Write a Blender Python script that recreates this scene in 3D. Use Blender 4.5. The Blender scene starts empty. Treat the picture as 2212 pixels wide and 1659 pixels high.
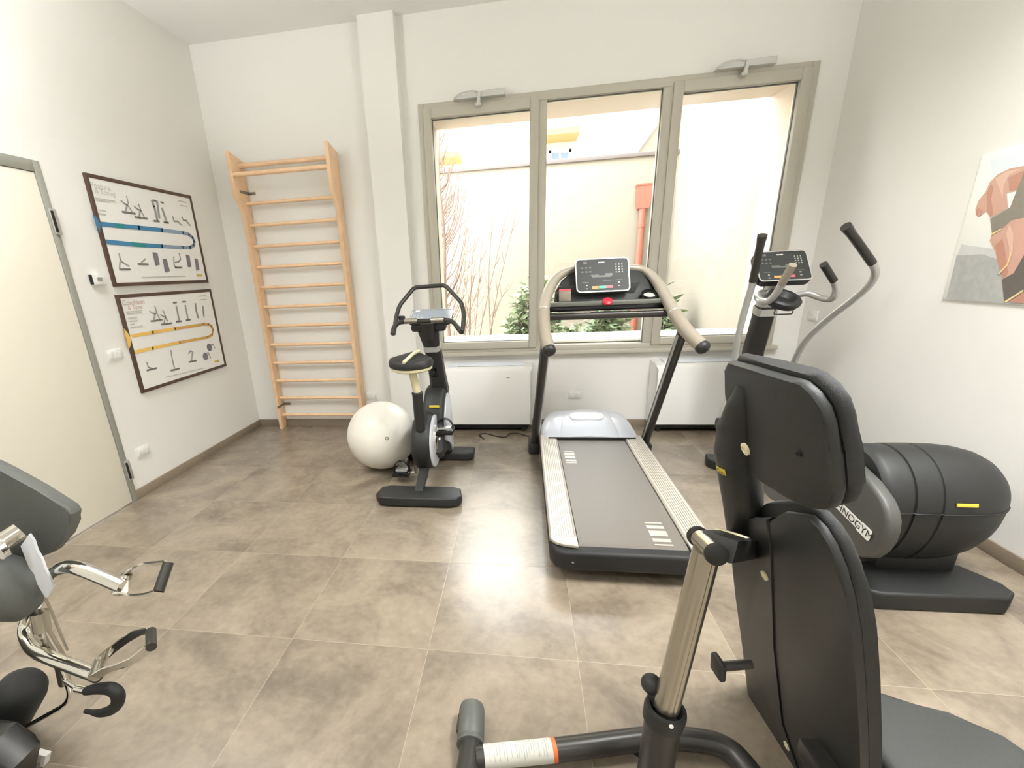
import bpy, bmesh, math, random
from mathutils import Vector, Matrix
PI = math.pi
C = bpy.context.scene.collection
random.seed(7)
sc = bpy.context.scene

# ------------------------------------------------------------------ materials
def lin(c):
    return tuple((x/12.92 if x <= .04045 else ((x+.055)/1.055)**2.4) for x in (c[0]/255, c[1]/255, c[2]/255)) + (1,)
MATS = {}
def mat(name, rgb, rough=.5, metal=0., spec=.5, bump=0., bscale=200., emit=0., coat=0., noise=0., nscale=8.):
    m = bpy.data.materials.new(name); m.use_nodes = True
    nt = m.node_tree; b = nt.nodes['Principled BSDF']
    col = lin(rgb)
    b.inputs['Base Color'].default_value = col
    b.inputs['Roughness'].default_value = rough
    b.inputs['Metallic'].default_value = metal
    b.inputs['Specular IOR Level'].default_value = spec
    b.inputs['Coat Weight'].default_value = coat
    if emit:
        b.inputs['Emission Color'].default_value = col; b.inputs['Emission Strength'].default_value = emit
    tc = nt.nodes.new('ShaderNodeTexCoord')
    if bump:
        n = nt.nodes.new('ShaderNodeTexNoise'); n.inputs['Scale'].default_value = bscale; n.inputs['Detail'].default_value = 4
        bp = nt.nodes.new('ShaderNodeBump'); bp.inputs['Strength'].default_value = bump; bp.inputs['Distance'].default_value = .002
        nt.links.new(tc.outputs['Object'], n.inputs['Vector']); nt.links.new(n.outputs['Fac'], bp.inputs['Height'])
        nt.links.new(bp.outputs['Normal'], b.inputs['Normal'])
    if noise:
        n = nt.nodes.new('ShaderNodeTexNoise'); n.inputs['Scale'].default_value = nscale; n.inputs['Detail'].default_value = 5
        nt.links.new(tc.outputs['Object'], n.inputs['Vector'])
        mx = nt.nodes.new('ShaderNodeMix'); mx.data_type = 'RGBA'
        mx.inputs[6].default_value = tuple(max(0, c*(1-noise)) for c in col[:3])+(1,)
        mx.inputs[7].default_value = tuple(min(1, c*(1+noise)) for c in col[:3])+(1,)
        nt.links.new(n.outputs['Fac'], mx.inputs[0]); nt.links.new(mx.outputs[2], b.inputs['Base Color'])
    MATS[name] = m
    return m

mat('wall_paint', (238,236,230), .9, spec=.25, bump=.12, bscale=260)
mat('ceiling_paint', (240,240,236), .95, spec=.2, bump=.1, bscale=200)
mat('frame_paint', (188,183,168), .5, bump=.03)
mat('door_paint', (238,233,216), .55)
mat('door_steel', (166,166,156), .45, metal=.3)
mat('skirting_tile', (140,126,108), .5, noise=.12, nscale=6)
mat('white_plastic', (238,237,232), .35)
mat('grille_plastic', (222,226,230), .4)
mat('grey_print', (150,150,148), .6)
mat('opener_paint', (205,206,200), .4)
mat('beech', (240,204,164), .42, noise=.14, nscale=14, bump=.03, bscale=60)
mat('zinc', (150,142,128), .4, metal=.8)
mat('charcoal_plastic', (33,34,33), .5, bump=.25, bscale=700, noise=.1, nscale=60)
mat('dark_plastic', (38,38,37), .45, bump=.1, bscale=500)
mat('black_rubber', (22,22,21), .6)
mat('gasket_grey', (92,90,84), .6)
mat('black_gloss', (20,20,20), .25)
mat('console_black', (42,44,41), .5)
mat('cap_plastic', (84,86,81), .5)
mat('arm_plastic', (74,74,70), .45, bump=.2, bscale=600)
mat('plate_shade', (214,212,204), .5)  # pale grey painted as the shade in the plate holes
mat('silver_paint', (192,192,188), .32, metal=.55)
mat('silver_plastic', (208,211,218), .3, metal=.15, coat=.2)
mat('grip_grey', (150,141,125), .55)
mat('handrail_paint', (178,170,154), .4, metal=.3)
mat('rail_metal', (186,178,166), .42, metal=.35)
mat('chrome', (228,226,218), .08, metal=1.)
mat('satin_steel', (182,177,164), .25, metal=.9)
mat('tube_dark', (58,56,52), .35, metal=.3)
mat('cushion', (32,33,32), .62, bump=.5, bscale=900, noise=.12, nscale=120)
mat('cushion_light', (90,92,87), .6, bump=.4, bscale=700, noise=.1, nscale=90)
mat('seat_vinyl', (47,49,46), .6, bump=.4, bscale=700, noise=.1, nscale=90)
mat('belt', (104,98,90), .42, bump=.3, bscale=900, noise=.3, nscale=300)
mat('yellow_print', (206,186,60), .5)
mat('white_print', (236,236,230), .55)
mat('black_print', (28,28,28), .55)
mat('text_grey', (196,196,190), .6)
mat('text_red', (206,176,168), .6)
mat('red_button', (204,40,60), .35)
mat('btn_orange', (226,150,80), .4)
mat('btn_green', (90,190,160), .4)
mat('btn_pink', (220,96,110), .4)
mat('key_grey', (168,170,160), .4)
mat('key_dim', (104,106,98), .4)
mat('screen_sky', (150,160,172), .15, coat=.6)  # blue-grey base colour stands for sky reflected in the bike screen
mat('poster_paper', (243,242,238), .35)
mat('frame_walnut', (84,62,52), .45, noise=.25, nscale=10)
mat('print_blue', (66,128,168), .5)
mat('print_teal', (40,134,136), .5)
mat('print_bluegrey', (140,160,180), .5)
mat('print_yellow', (240,196,100), .5)
mat('print_ochre', (214,168,90), .5)
mat('print_grey', (158,158,154), .6)
mat('print_dark', (118,116,112), .6)
mat('print_purple', (124,118,128), .6)
mat('ph_sky', (226,236,240), .4)
mat('ph_white', (246,246,240), .4)
mat('ph_ground', (176,176,172), .4, noise=.2, nscale=30)
mat('ph_ground_far', (206,206,202), .4, noise=.1, nscale=30)
mat('ph_skin', (204,162,144), .4, noise=.1, nscale=9)
mat('ph_skin_deep', (190,138,118), .4, noise=.1, nscale=9)
mat('ph_skin_light', (220,184,164), .4)
mat('ph_cloth', (136,129,116), .4, noise=.15, nscale=40)
mat('ph_cloth_dark', (104,97,90), .4, noise=.15, nscale=40)
mat('ph_trim', (232,206,150), .4)
mat('ball_vinyl', (236,232,220), .35, spec=.5)
mat('seat_cream', (214,206,170), .5)
mat('cable', (40,34,28), .5)
mat('sticker_paper', (202,200,190), .5)
mat('sticker_orange', (224,110,60), .5)
mat('render_beige', (190,176,160), .9, bump=.1)
mat('garden_render', (146,139,124), .95, bump=.15, bscale=60)
mat('garden_side', (146,139,126), .95, bump=.15, bscale=60)
mat('coping_stone', (112,104,100), .8)
mat('sill_stone', (238,236,230), .5)
mat('pipe_red', (164,92,74), .5)
mat('soil', (214,206,192), .95, bump=.5, bscale=30)
mat('balcony_yellow', (150,120,76), .9)
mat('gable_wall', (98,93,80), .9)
mat('house_yellow', (206,190,150), .9)
mat('house_white', (244,240,232), .9)
mat('house_glass', (74,90,106), .3)
mat('roof_tile', (122,114,100), .9)
mat('bark', (124,104,94), .85)
mat('leaf', (134,150,116), .5, noise=.3, nscale=3)
mat('leaf_pale', (140,152,120), .5, noise=.2, nscale=3)
mat('pot_green', (196,204,190), .3)

def wood_floor_tiles():
    m = bpy.data.materials.new('floor_tiles'); m.use_nodes = True
    nt = m.node_tree; b = nt.nodes['Principled BSDF']; L = nt.links.new
    tc = nt.nodes.new('ShaderNodeTexCoord')
    sep = nt.nodes.new('ShaderNodeSeparateXYZ'); L(tc.outputs['Object'], sep.inputs[0])
    def math_(op, a, bb=None, c=None):
        n = nt.nodes.new('ShaderNodeMath'); n.operation = op
        for i, v in enumerate((a, bb, c)):
            if v is None: continue
            if isinstance(v, (int, float)): n.inputs[i].default_value = v
            else: L(v, n.inputs[i])
        return n.outputs[0]
    def axis(s, off):
        t = math_('DIVIDE', math_('SUBTRACT', s, off), .6)
        fl = math_('FLOOR', t); fr = math_('SUBTRACT', t, fl)
        d = math_('MULTIPLY', math_('MINIMUM', fr, math_('SUBTRACT', 1., fr)), .6)
        return fl, d
    fx, dx = axis(sep.outputs[0], -.3834); fy, dy = axis(sep.outputs[1], 1.4641)
    d = math_('MINIMUM', dx, dy)
    gr = nt.nodes.new('ShaderNodeMapRange'); gr.inputs['From Min'].default_value = .0006; gr.inputs['From Max'].default_value = .0016
    gr.inputs['To Min'].default_value = 1.; gr.inputs['To Max'].default_value = 0.; L(d, gr.inputs['Value'])
    idv = nt.nodes.new('ShaderNodeCombineXYZ'); L(fx, idv.inputs[0]); L(fy, idv.inputs[1])
    wn = nt.nodes.new('ShaderNodeTexWhiteNoise'); wn.noise_dimensions = '3D'; L(idv.outputs[0], wn.inputs['Vector'])
    sc_ = nt.nodes.new('ShaderNodeVectorMath'); sc_.operation = 'SCALE'; sc_.inputs['Scale'].default_value = 9.; L(wn.outputs['Color'], sc_.inputs[0])
    ad = nt.nodes.new('ShaderNodeVectorMath'); ad.operation = 'ADD'; L(tc.outputs['Object'], ad.inputs[0]); L(sc_.outputs[0], ad.inputs[1])
    n1 = nt.nodes.new('ShaderNodeTexNoise'); n1.inputs['Scale'].default_value = 2.6; n1.inputs['Detail'].default_value = 7; n1.inputs['Roughness'].default_value = .62; n1.inputs['Distortion'].default_value = .6
    L(ad.outputs[0], n1.inputs['Vector'])
    n2 = nt.nodes.new('ShaderNodeTexNoise'); n2.inputs['Scale'].default_value = 30; n2.inputs['Detail'].default_value = 5
    L(ad.outputs[0], n2.inputs['Vector'])
    v = math_('ADD', math_('MULTIPLY', n1.outputs['Fac'], .8), math_('MULTIPLY', n2.outputs['Fac'], .2))
    v = math_('ADD', v, math_('MULTIPLY', math_('SUBTRACT', wn.outputs['Value'], .5), .07))
    cr = nt.nodes.new('ShaderNodeValToRGB'); e = cr.color_ramp.elements
    e[0].position = .32; e[0].color = lin((104,94,80)); e[1].position = .70; e[1].color = lin((155,142,123))
    x = cr.color_ramp.elements.new(.5); x.color = lin((132,120,103))
    L(v, cr.inputs['Fac'])
    mx = nt.nodes.new('ShaderNodeMix'); mx.data_type = 'RGBA'; L(gr.outputs[0], mx.inputs[0]); L(cr.outputs[0], mx.inputs[6]); mx.inputs[7].default_value = lin((158,146,127))
    L(mx.outputs[2], b.inputs['Base Color'])
    b.inputs['Roughness'].default_value = .27; b.inputs['Specular IOR Level'].default_value = 1.
    bp = nt.nodes.new('ShaderNodeBump'); bp.inputs['Strength'].default_value = .25; bp.inputs['Distance'].default_value = .002
    L(math_('SUBTRACT', math_('MULTIPLY', n2.outputs['Fac'], .35), gr.outputs[0]), bp.inputs['Height']); L(bp.outputs['Normal'], b.inputs['Normal'])
    MATS['floor_tiles'] = m
wood_floor_tiles()

def glass_mat():
    m = bpy.data.materials.new('window_glass'); m.use_nodes = True
    nt = m.node_tree; nt.nodes.remove(nt.nodes['Principled BSDF']); L = nt.links.new
    out = nt.nodes['Material Output']
    tr = nt.nodes.new('ShaderNodeBsdfTransparent'); tr.inputs[0].default_value = (.97,.98,.97,1)
    gl = nt.nodes.new('ShaderNodeBsdfGlossy'); gl.inputs['Roughness'].default_value = .02
    fr = nt.nodes.new('ShaderNodeFresnel'); fr.inputs['IOR'].default_value = 1.35
    mx = nt.nodes.new('ShaderNodeMixShader'); L(fr.outputs[0], mx.inputs[0]); L(tr.outputs[0], mx.inputs[1]); L(gl.outputs[0], mx.inputs[2])
    L(mx.outputs[0], out.inputs['Surface'])
    MATS['window_glass'] = m
glass_mat()

# ------------------------------------------------------------------ mesh helpers
def V(*a): return Vector(a[0]) if len(a) == 1 else Vector(a)
def box(bm, a, b, bev=0., seg=2):
    """axis-aligned box from corner a to corner b"""
    lo = [min(a[i], b[i]) for i in range(3)]; hi = [max(a[i], b[i]) for i in range(3)]
    r = bmesh.ops.create_cube(bm, size=1.)
    vs = r['verts']
    for v in vs:
        v.co = Vector([(lo[i]+hi[i])/2 + v.co[i]*(hi[i]-lo[i]) for i in range(3)])
    if bev:
        es = list({e for v in vs for e in v.link_edges})
        bmesh.ops.bevel(bm, geom=es, offset=bev, segments=seg, profile=.5, affect='EDGES')
    return bm
def obox(bm, cen, size, M3=None, bev=0., seg=2):
    """box of given size, turned by the 3x3 matrix M3, centred on cen"""
    r = bmesh.ops.create_cube(bm, size=1.); vs = r['verts']
    for v in vs: v.co = Vector((v.co.x*size[0], v.co.y*size[1], v.co.z*size[2]))
    if bev:
        es = list({e for v in vs for e in v.link_edges})
        rr = bmesh.ops.bevel(bm, geom=es, offset=bev, segments=seg, profile=.5, affect='EDGES')
        vs = list({v for f in rr['faces'] for v in f.verts} | {v for v in vs if v.is_valid})
    for v in vs: v.co = (M3 @ v.co if M3 is not None else v.co) + Vector(cen)
    return bm
def frame3(f, up=(0,0,1)):
    """columns: right, forward, up"""
    f = Vector(f).normalized(); r = f.cross(Vector(up)).normalized(); u = r.cross(f)
    return Matrix((r, f, u)).transposed()
def smooth_path(pts, n=6, closed=False):
    P = [Vector(p) for p in pts]
    if len(P) < 3 or n <= 1: return P
    out = []; N = len(P)
    for i in range(N if closed else N-1):
        p1, p2 = P[i], P[(i+1) % N]
        p0 = P[i-1] if (i > 0 or closed) else p1*2-p2
        p3 = P[(i+2) % N] if (i+2 < N or closed) else p2*2-p1
        for k in range(n):
            t = k/n
            out.append(.5*((2*p1)+(p2-p0)*t+(2*p0-5*p1+4*p2-p3)*t*t+(3*p1-p0-3*p2+p3)*t**3))
    if not closed: out.append(P[-1])
    return out
def round_path(pts, r=.03, n=5):
    """polyline with its corners rounded off by radius r"""
    P = [Vector(p) for p in pts]; out = [P[0]]
    for i in range(1, len(P)-1):
        a, b, c = P[i-1], P[i], P[i+1]
        d1 = min(r, (a-b).length*.45); d2 = min(r, (c-b).length*.45)
        q1 = b+(a-b).normalized()*d1; q2 = b+(c-b).normalized()*d2
        for k in range(n+1):
            t = k/n; out.append(q1*(1-t)**2 + b*2*t*(1-t) + q2*t*t)
    out.append(P[-1]); return out
def tube(bm, path, r, seg=14, caps=True, sx=1., sy=1., up=None):
    """swept tube; r a number or one radius per point; sx, sy flatten the section"""
    P = [Vector(p) for p in path]; N = len(P)
    R = r if isinstance(r, (list, tuple)) else [r]*N
    tang = []
    for i in range(N):
        a = P[max(i-1, 0)]; b = P[min(i+1, N-1)]; tang.append((b-a).normalized())
    t = tang[0]
    n = Vector(up) if up else (Vector((0,0,1)) if abs(t.z) < .9 else Vector((1,0,0)))
    n = (n - t*n.dot(t)).normalized(); rings = []
    for i in range(N):
        t = tang[i]; n = (n - t*n.dot(t)).normalized(); b = t.cross(n)
        rings.append([bm.verts.new(P[i] + n*(R[i]*sy*math.cos(2*PI*k/seg)) + b*(R[i]*sx*math.sin(2*PI*k/seg))) for k in range(seg)])
    for i in range(N-1):
        for k in range(seg):
            bm.faces.new((rings[i][k], rings[i][(k+1) % seg], rings[i+1][(k+1) % seg], rings[i+1][k]))
    if caps:
        bm.faces.new(rings[0][::-1]); bm.faces.new(rings[-1])
    return bm
def loft(bm, rings, caps=True):
    """joins rings of equal point counts"""
    RR = [[bm.verts.new(Vector(p)) for p in r] for r in rings]; n = len(RR[0])
    for i in range(len(RR)-1):
        for k in range(n):
            bm.faces.new((RR[i][k], RR[i][(k+1) % n], RR[i+1][(k+1) % n], RR[i+1][k]))
    if caps:
        bm.faces.new(RR[0][::-1]); bm.faces.new(RR[-1])
    return bm
def prism(bm, poly, d, bev=0., seg=2):
    """planar polygon pushed along vector d"""
    d = Vector(d)
    a = [bm.verts.new(Vector(p)) for p in poly]; b = [bm.verts.new(Vector(p)+d) for p in poly]; n = len(a)
    f1 = bm.faces.new(a); f2 = bm.faces.new(b[::-1]); fs = [f1, f2]
    for k in range(n): fs.append(bm.faces.new((a[k], b[k], b[(k+1) % n], a[(k+1) % n])))
    if bev:
        es = list(set(f1.edges) | set(f2.edges))
        bmesh.ops.bevel(bm, geom=es, offset=bev, segments=seg, profile=.5, affect='EDGES')
    return bm
def lathe(bm, prof, cen, axis=(0,0,1), seg=32):
    """prof: (radius, height) pairs turned around axis"""
    ax = Vector(axis).normalized(); n = Vector((1,0,0)) if abs(ax.x) < .9 else Vector((0,1,0))
    n = (n-ax*n.dot(ax)).normalized(); b = ax.cross(n); cen = Vector(cen); rings = []
    for r, h in prof:
        if r < 1e-5: rings.append([bm.verts.new(cen+ax*h)])
        else: rings.append([bm.verts.new(cen+ax*h+n*(r*math.cos(2*PI*k/seg))+b*(r*math.sin(2*PI*k/seg))) for k in range(seg)])
    for i in range(len(rings)-1):
        A, B = rings[i], rings[i+1]
        for k in range(seg):
            k2 = (k+1) % seg
            if len(A) == 1 and len(B) == 1: continue
            if len(A) == 1: bm.faces.new((A[0], B[k2], B[k]))
            elif len(B) == 1: bm.faces.new((A[k], A[k2], B[0]))
            else: bm.faces.new((A[k], A[k2], B[k2], B[k]))
    for R_, s in ((rings[0], -1), (rings[-1], 1)):
        if len(R_) > 1: bm.faces.new(R_[::s])
    return bm
def rrect(w, h, r, n=5):
    out = []
    for cx, cy, a0 in ((w/2-r, h/2-r, 0), (-w/2+r, h/2-r, PI/2), (-w/2+r, -h/2+r, PI), (w/2-r, -h/2+r, 1.5*PI)):
        for k in range(n+1):
            a = a0+PI/2*k/n; out.append((cx+r*math.cos(a), cy+r*math.sin(a)))
    return out
def NB(): return bmesh.new()

def world_loc(o):
    p = Vector((0,0,0))
    while o is not None:
        p += o.location; o = o.parent
    return p
ROOTS = {}
def obj(name, bm, m, parent=None, smooth=40, label=None, recalc=True):
    """one mesh object from world-space geometry"""
    if recalc: bmesh.ops.recalc_face_normals(bm, faces=bm.faces)
    me = bpy.data.meshes.new(name); bm.to_mesh(me); bm.free()
    for x in (m if isinstance(m, (list, tuple)) else [m]): me.materials.append(MATS[x])
    if smooth:
        for p in me.polygons: p.use_smooth = True
        me.set_sharp_from_angle(angle=math.radians(smooth))
    o = bpy.data.objects.new(name, me); C.objects.link(o)
    if parent is not None:
        o.parent = parent
        o.matrix_parent_inverse = Matrix.Translation(-ROOTS.get(parent.name, Vector((0,0,0))))
    if label: o['label'] = label
    return o
def thing(name, label, cat, loc, group=None):
    o = bpy.data.objects.new(name, None); C.objects.link(o); o.empty_display_size = .1
    o.location = loc; o['label'] = label; o['category'] = cat
    if group: o['group'] = group
    ROOTS[o.name] = Vector(loc); return o
def tag(o, label, cat, group=None):
    """a thing that is one mesh: moves its origin onto its base"""
    o['label'] = label; o['category'] = cat
    if group: o['group'] = group
    vs = o.data.vertices
    lo = [min(v.co[i] for v in vs) for i in range(3)]; hi = [max(v.co[i] for v in vs) for i in range(3)]
    p = Vector(((lo[0]+hi[0])/2, (lo[1]+hi[1])/2, lo[2]))
    o.data.transform(Matrix.Translation(-p)); o.location = p; ROOTS[o.name] = p
    return o
def struct(name, bm, m, parent=None, smooth=30):
    o = obj(name, bm, m, parent, smooth)
    if parent is None: o['kind'] = 'structure'
    return o
def dup(root, shift, label):
    r = root.copy(); C.objects.link(r); r.location = root.location+Vector(shift); r['label'] = label
    for ch in list(root.children):
        c = ch.copy(); C.objects.link(c); c.parent = r; c.matrix_parent_inverse = ch.matrix_parent_inverse.copy()
        for g in list(ch.children):
            d = g.copy(); C.objects.link(d); d.parent = c; d.matrix_parent_inverse = g.matrix_parent_inverse.copy()
    return r
def text_bm(body, size, origin, right, up, depth=.0006, align='LEFT', shear=0., sx=1.):
    """lettering as flat raised mesh"""
    cu = bpy.data.curves.new('lettering', 'FONT'); cu.body = body; cu.size = size; cu.align_x = align; cu.shear = shear
    cu.resolution_u = 3; cu.fill_mode = 'FRONT'
    to = bpy.data.objects.new('lettering', cu); C.objects.link(to)
    dg = bpy.context.evaluated_depsgraph_get(); dg.update()
    me = bpy.data.meshes.new_from_object(to.evaluated_get(dg))
    bm = NB(); bm.from_mesh(me)
    bpy.data.objects.remove(to); bpy.data.curves.remove(cu); bpy.data.meshes.remove(me)
    R, U = Vector(right).normalized(), Vector(up).normalized(); N = R.cross(U); O = Vector(origin)
    for v in bm.verts: v.co = O + R*(v.co.x*sx) + U*v.co.y + N*depth
    return bm
def join(bm, other):
    me = bpy.data.meshes.new('tmp'); other.to_mesh(me); other.free(); bm.from_mesh(me); bpy.data.meshes.remove(me); return bm

# ------------------------------------------------------------------ the setting
XL, XR, YB, YF, ZC = -2.80, 2.32, 4.35, -2.0, 3.40
bm = NB(); box(bm, (XL-.1, YF-.1, -.1), (XR+.1, YB+.1, 0)); struct('floor', bm, 'floor_tiles')
bm = NB(); box(bm, (XL-.1, YF-.1, ZC), (XR+.1, YB+.55, ZC+.1)); struct('ceiling', bm, 'ceiling_paint')
DY0, DY1, DZ = 1.72, 2.645, 2.20          # the door opening
bm = NB()
box(bm, (XL-.1, YF, 0), (XL, DY0, ZC)); box(bm, (XL-.1, DY1, 0), (XL, YB+.1, ZC)); box(bm, (XL-.1, DY0, DZ), (XL, DY1, ZC))
struct('wall_left', bm, 'wall_paint')
bm = NB(); box(bm, (XR, YF, 0), (XR+.1, YB+.1, ZC)); struct('wall_right', bm, 'wall_paint')
bm = NB(); box(bm, (XL-.1, YF-.1, 0), (XR+.1, YF, ZC)); struct('wall_front', bm, 'wall_paint')
WX0, WX1, WZ0, WZ1 = -.855, 2.118, .745, 2.788
bm = NB()
box(bm, (XL, YB, 0), (XR, YB+.1, WZ0)); box(bm, (XL, YB, WZ1), (XR, YB+.1, ZC))
box(bm, (XL, YB, WZ0), (WX0, YB+.1, WZ1)); box(bm, (WX1, YB, WZ0), (XR, YB+.1, WZ1))
struct('wall_back', bm, 'wall_paint')
bm = NB()                                  # outer leaf of the wall with the plastered window reveal
RX0, RX1, RZ0, RZ1 = -.80, 2.065, .80, 2.735
box(bm, (XL-.1, YB+.1, -.3), (XR+.1, 4.89, RZ0)); box(bm, (XL-.1, YB+.1, RZ1), (XR+.1, 4.89, ZC))
box(bm, (XL-.1, YB+.1, RZ0), (RX0, 4.89, RZ1)); box(bm, (RX1, YB+.1, RZ0), (XR+.1, 4.89, RZ1))
struct('wall_outer', bm, 'render_beige')
bm = NB(); box(bm, (RX0, YB+.08, RZ0-.002), (RX1, 4.93, RZ0+.022), .004); struct('trim_2', bm, 'sill_stone')
bm = NB(); box(bm, (-1.285, 4.262, 0), (-.995, YB, ZC)); struct('trim_1', bm, 'wall_paint')
bm = NB(); box(bm, (XL, DY1, 0), (XL+.012, YB, .072), .002); struct('baseboard_left', bm, 'skirting_tile')
bm = NB(); box(bm, (XR-.012, YF, 0), (XR, YB, .072), .002); struct('baseboard_right', bm, 'skirting_tile')
bm = NB(); box(bm, (XL+.012, YB-.012, 0), (-1.285, YB, .072), .002); box(bm, (-1.297, 4.25, 0), (-.983, 4.262, .072), .002)
box(bm, (-.995, YB-.012, 0), (XR-.012, YB, .072), .002); struct('baseboard_back', bm, 'skirting_tile')

# door with steel frame and two hinges
bm = NB()
box(bm, (XL-.1, DY0, 0), (XL+.012, DY0+.045, DZ), .003); box(bm, (XL-.1, DY1-.042, 0), (XL+.012, DY1, DZ), .003); box(bm, (XL-.1, DY0+.045, DZ-.062), (XL+.012, DY1-.042, DZ), .003)
d = struct('door_1', bm, 'door_steel')
bm = NB(); box(bm, (XL-.045, DY0+.048, .008), (XL+.006, DY1-.045, DZ-.065), .003); obj('door_leaf', bm, 'door_paint', d)
for z0, z1 in ((1.80,1.945), (.17,.315)):
    bm = NB(); box(bm, (XL+.010, DY1-.034, z0), (XL+.026, DY1+.006, z1), .004)
    h = obj('hinge', bm, 'silver_paint', d)
    bm = NB(); box(bm, (XL+.024, DY1-.034, z0+.012), (XL+.030, DY1-.018, z1-.012), .002); obj('hinge_knuckle', bm, 'black_print', h)

# window: fixed middle light between two tilting lights
bm = NB(); y0, y1 = 4.332, 4.44
box(bm, (WX0, y0, WZ0), (WX0+.05, y1, WZ1), .004); box(bm, (WX1-.05, y0, WZ0), (WX1, y1, WZ1), .004)
box(bm, (WX0+.05, y0, WZ0), (WX1-.05, y1, WZ0+.045), .004); box(bm, (WX0+.05, y0, WZ1-.062), (WX1-.05, y1, WZ1), .004)
box(bm, (.118, y0, WZ0+.045), (.185, y1, WZ1-.062), .004); box(bm, (1.058, y0, WZ0+.045), (1.128, y1, WZ1-.062), .004)
w = struct('window_1', bm, 'frame_paint')
def sash(x0, x1, z0, z1, fx):
    bm = NB(); a, b = 4.318, 4.42
    box(bm, (x0, a, z0), (x0+fx, b, z1), .004); box(bm, (x1-fx, a, z0), (x1, b, z1), .004)
    box(bm, (x0+fx, a, z0), (x1-fx, b, z0+.062), .004); box(bm, (x0+fx, a, z1-.075), (x1-fx, b, z1), .004)
    s = obj('sash', bm, 'frame_paint', w)
    bm = NB(); q = .0035
    a, b = 4.364, 4.388
    box(bm, (x0+fx, a, z0+.062), (x0+fx+q, b, z1-.075)); box(bm, (x1-fx-q, a, z0+.062), (x1-fx, b, z1-.075))
    box(bm, (x0+fx+q, a, z1-.075-q), (x1-fx-q, b, z1-.075)); box(bm, (x0+fx+q, a, z0+.062), (x1-fx-q, b, z0+.062+q))
    obj('gasket', bm, 'gasket_grey', s)
    bm = NB(); box(bm, (x0+fx, 4.372, z0+.062), (x1-fx, 4.380, z1-.075)); obj('pane', bm, 'window_glass', s)
sash(-.815, .122, .775, 2.752, .066); sash(1.126, 2.075, .775, 2.752, .072)
bm = NB(); box(bm, (.185, 4.376, WZ0+.045), (1.058, 4.384, WZ1-.062)); obj('pane', bm, 'window_glass', w)
bm = NB(); box(bm, (.185, 4.368, WZ0+.045), (.1885, 4.392, WZ1-.062)); box(bm, (1.0545, 4.368, WZ0+.045), (1.058, 4.392, WZ1-.062)); box(bm, (.191, 4.368, WZ1-.0655), (1.052, 4.392, WZ1-.062)); obj('gasket', bm, 'gasket_grey', w)
bm = NB(); box(bm, (-.87, 4.29, .712), (2.15, 4.36, .746), .004); obj('sill_board', bm, 'frame_paint', w)

def opener(x0, label):
    t = thing('window_opener', label, 'window opener', (x0+.2, 4.33, 2.765), 'window openers above the frame')
    bm = NB()
    prism(bm, [(x0, 4.275, 2.776), (x0+.03, 4.275, 2.790), (x0+.10, 4.275, 2.806), (x0+.18, 4.275, 2.815), (x0+.41, 4.275, 2.822), (x0+.41, 4.275, 2.776)], (0, .075, 0), .004)
    obj('housing', bm, 'opener_paint', t)
    bm = NB(); tube(bm, round_path([(x0+.005, 4.272, 2.782), (x0+.06, 4.268, 2.812), (x0+.15, 4.268, 2.822), (x0+.22, 4.27, 2.806)], .04), .006, 8); obj('link_rod', bm, 'opener_paint', t)
    bm = NB(); obox(bm, (x0+.205, 4.268, 2.768), (.026, .022, .085), Matrix.Rotation(.12, 3, 'Y'), .005); box(bm, (x0+.178, 4.262, 2.718), (x0+.222, 4.320, 2.738), .004)
    obj('lever', bm, 'opener_paint', t); return t
o1 = opener(-.553, 'pale grey tilt opener on top of the window frame above the left pane')
dup(o1, (1.945, 0, .008), 'pale grey tilt opener on top of the window frame above the right pane')

# ------------------------------------------------------------------ outdoors
bm = NB(); box(bm, (-14, 4.89, -.1), (14, 30, .1)); struct('ground_outside', bm, 'soil')
bm = NB(); box(bm, (-7, 8.0, 0), (2.42, 8.22, 2.955)); g = tag(obj('garden_wall', bm, 'garden_render'), 'cream rendered garden wall with a grey coping facing the window', 'wall')
bm = NB(); box(bm, (-7, 7.955, 2.945), (2.42, 8.26, 3.0), .006); obj('coping', bm, 'coping_stone', g)
bm = NB(); box(bm, (2.235, 4.89, .1), (2.42, 7.995, 4.6)); tag(obj('side_wall', bm, 'garden_side'), 'tall plain cream wall at right outside the window', 'wall')
t = thing('drain_pipe', 'terracotta red downpipe with box hopper on the cream garden wall', 'pipe', (1.80, 7.94, .1))
bm = NB(); pth = [(1.772, 7.93, 2.30), (1.772, 7.93, .1)]; tube(bm, pth, .05, 18); obj('pipe', bm, 'pipe_red', t)
for z in (1.98, 1.2, .5):
    bm = NB(); tube(bm, [(1.772, 7.93, z), (1.772, 7.93, z+.05)], .058, 18); box(bm, (1.757, 7.95, z+.01), (1.787, 8.005, z+.04)); obj('pipe_collar', bm, 'pipe_red', t)
bm = NB(); loft(bm, [[(1.772+sx*a, 7.875+(.125 if sy > 0 else 0)*b_, z) for sx, sy in ((-1,-1),(1,-1),(1,1),(-1,1))] for a, b_, z in ((.075,.95,2.24), (.10,1,2.33), (.10,1,2.56))])
box(bm, (1.660, 7.865, 2.545), (1.884, 8.0, 2.575), .004); obj('hopper', bm, 'pipe_red', t)

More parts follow.
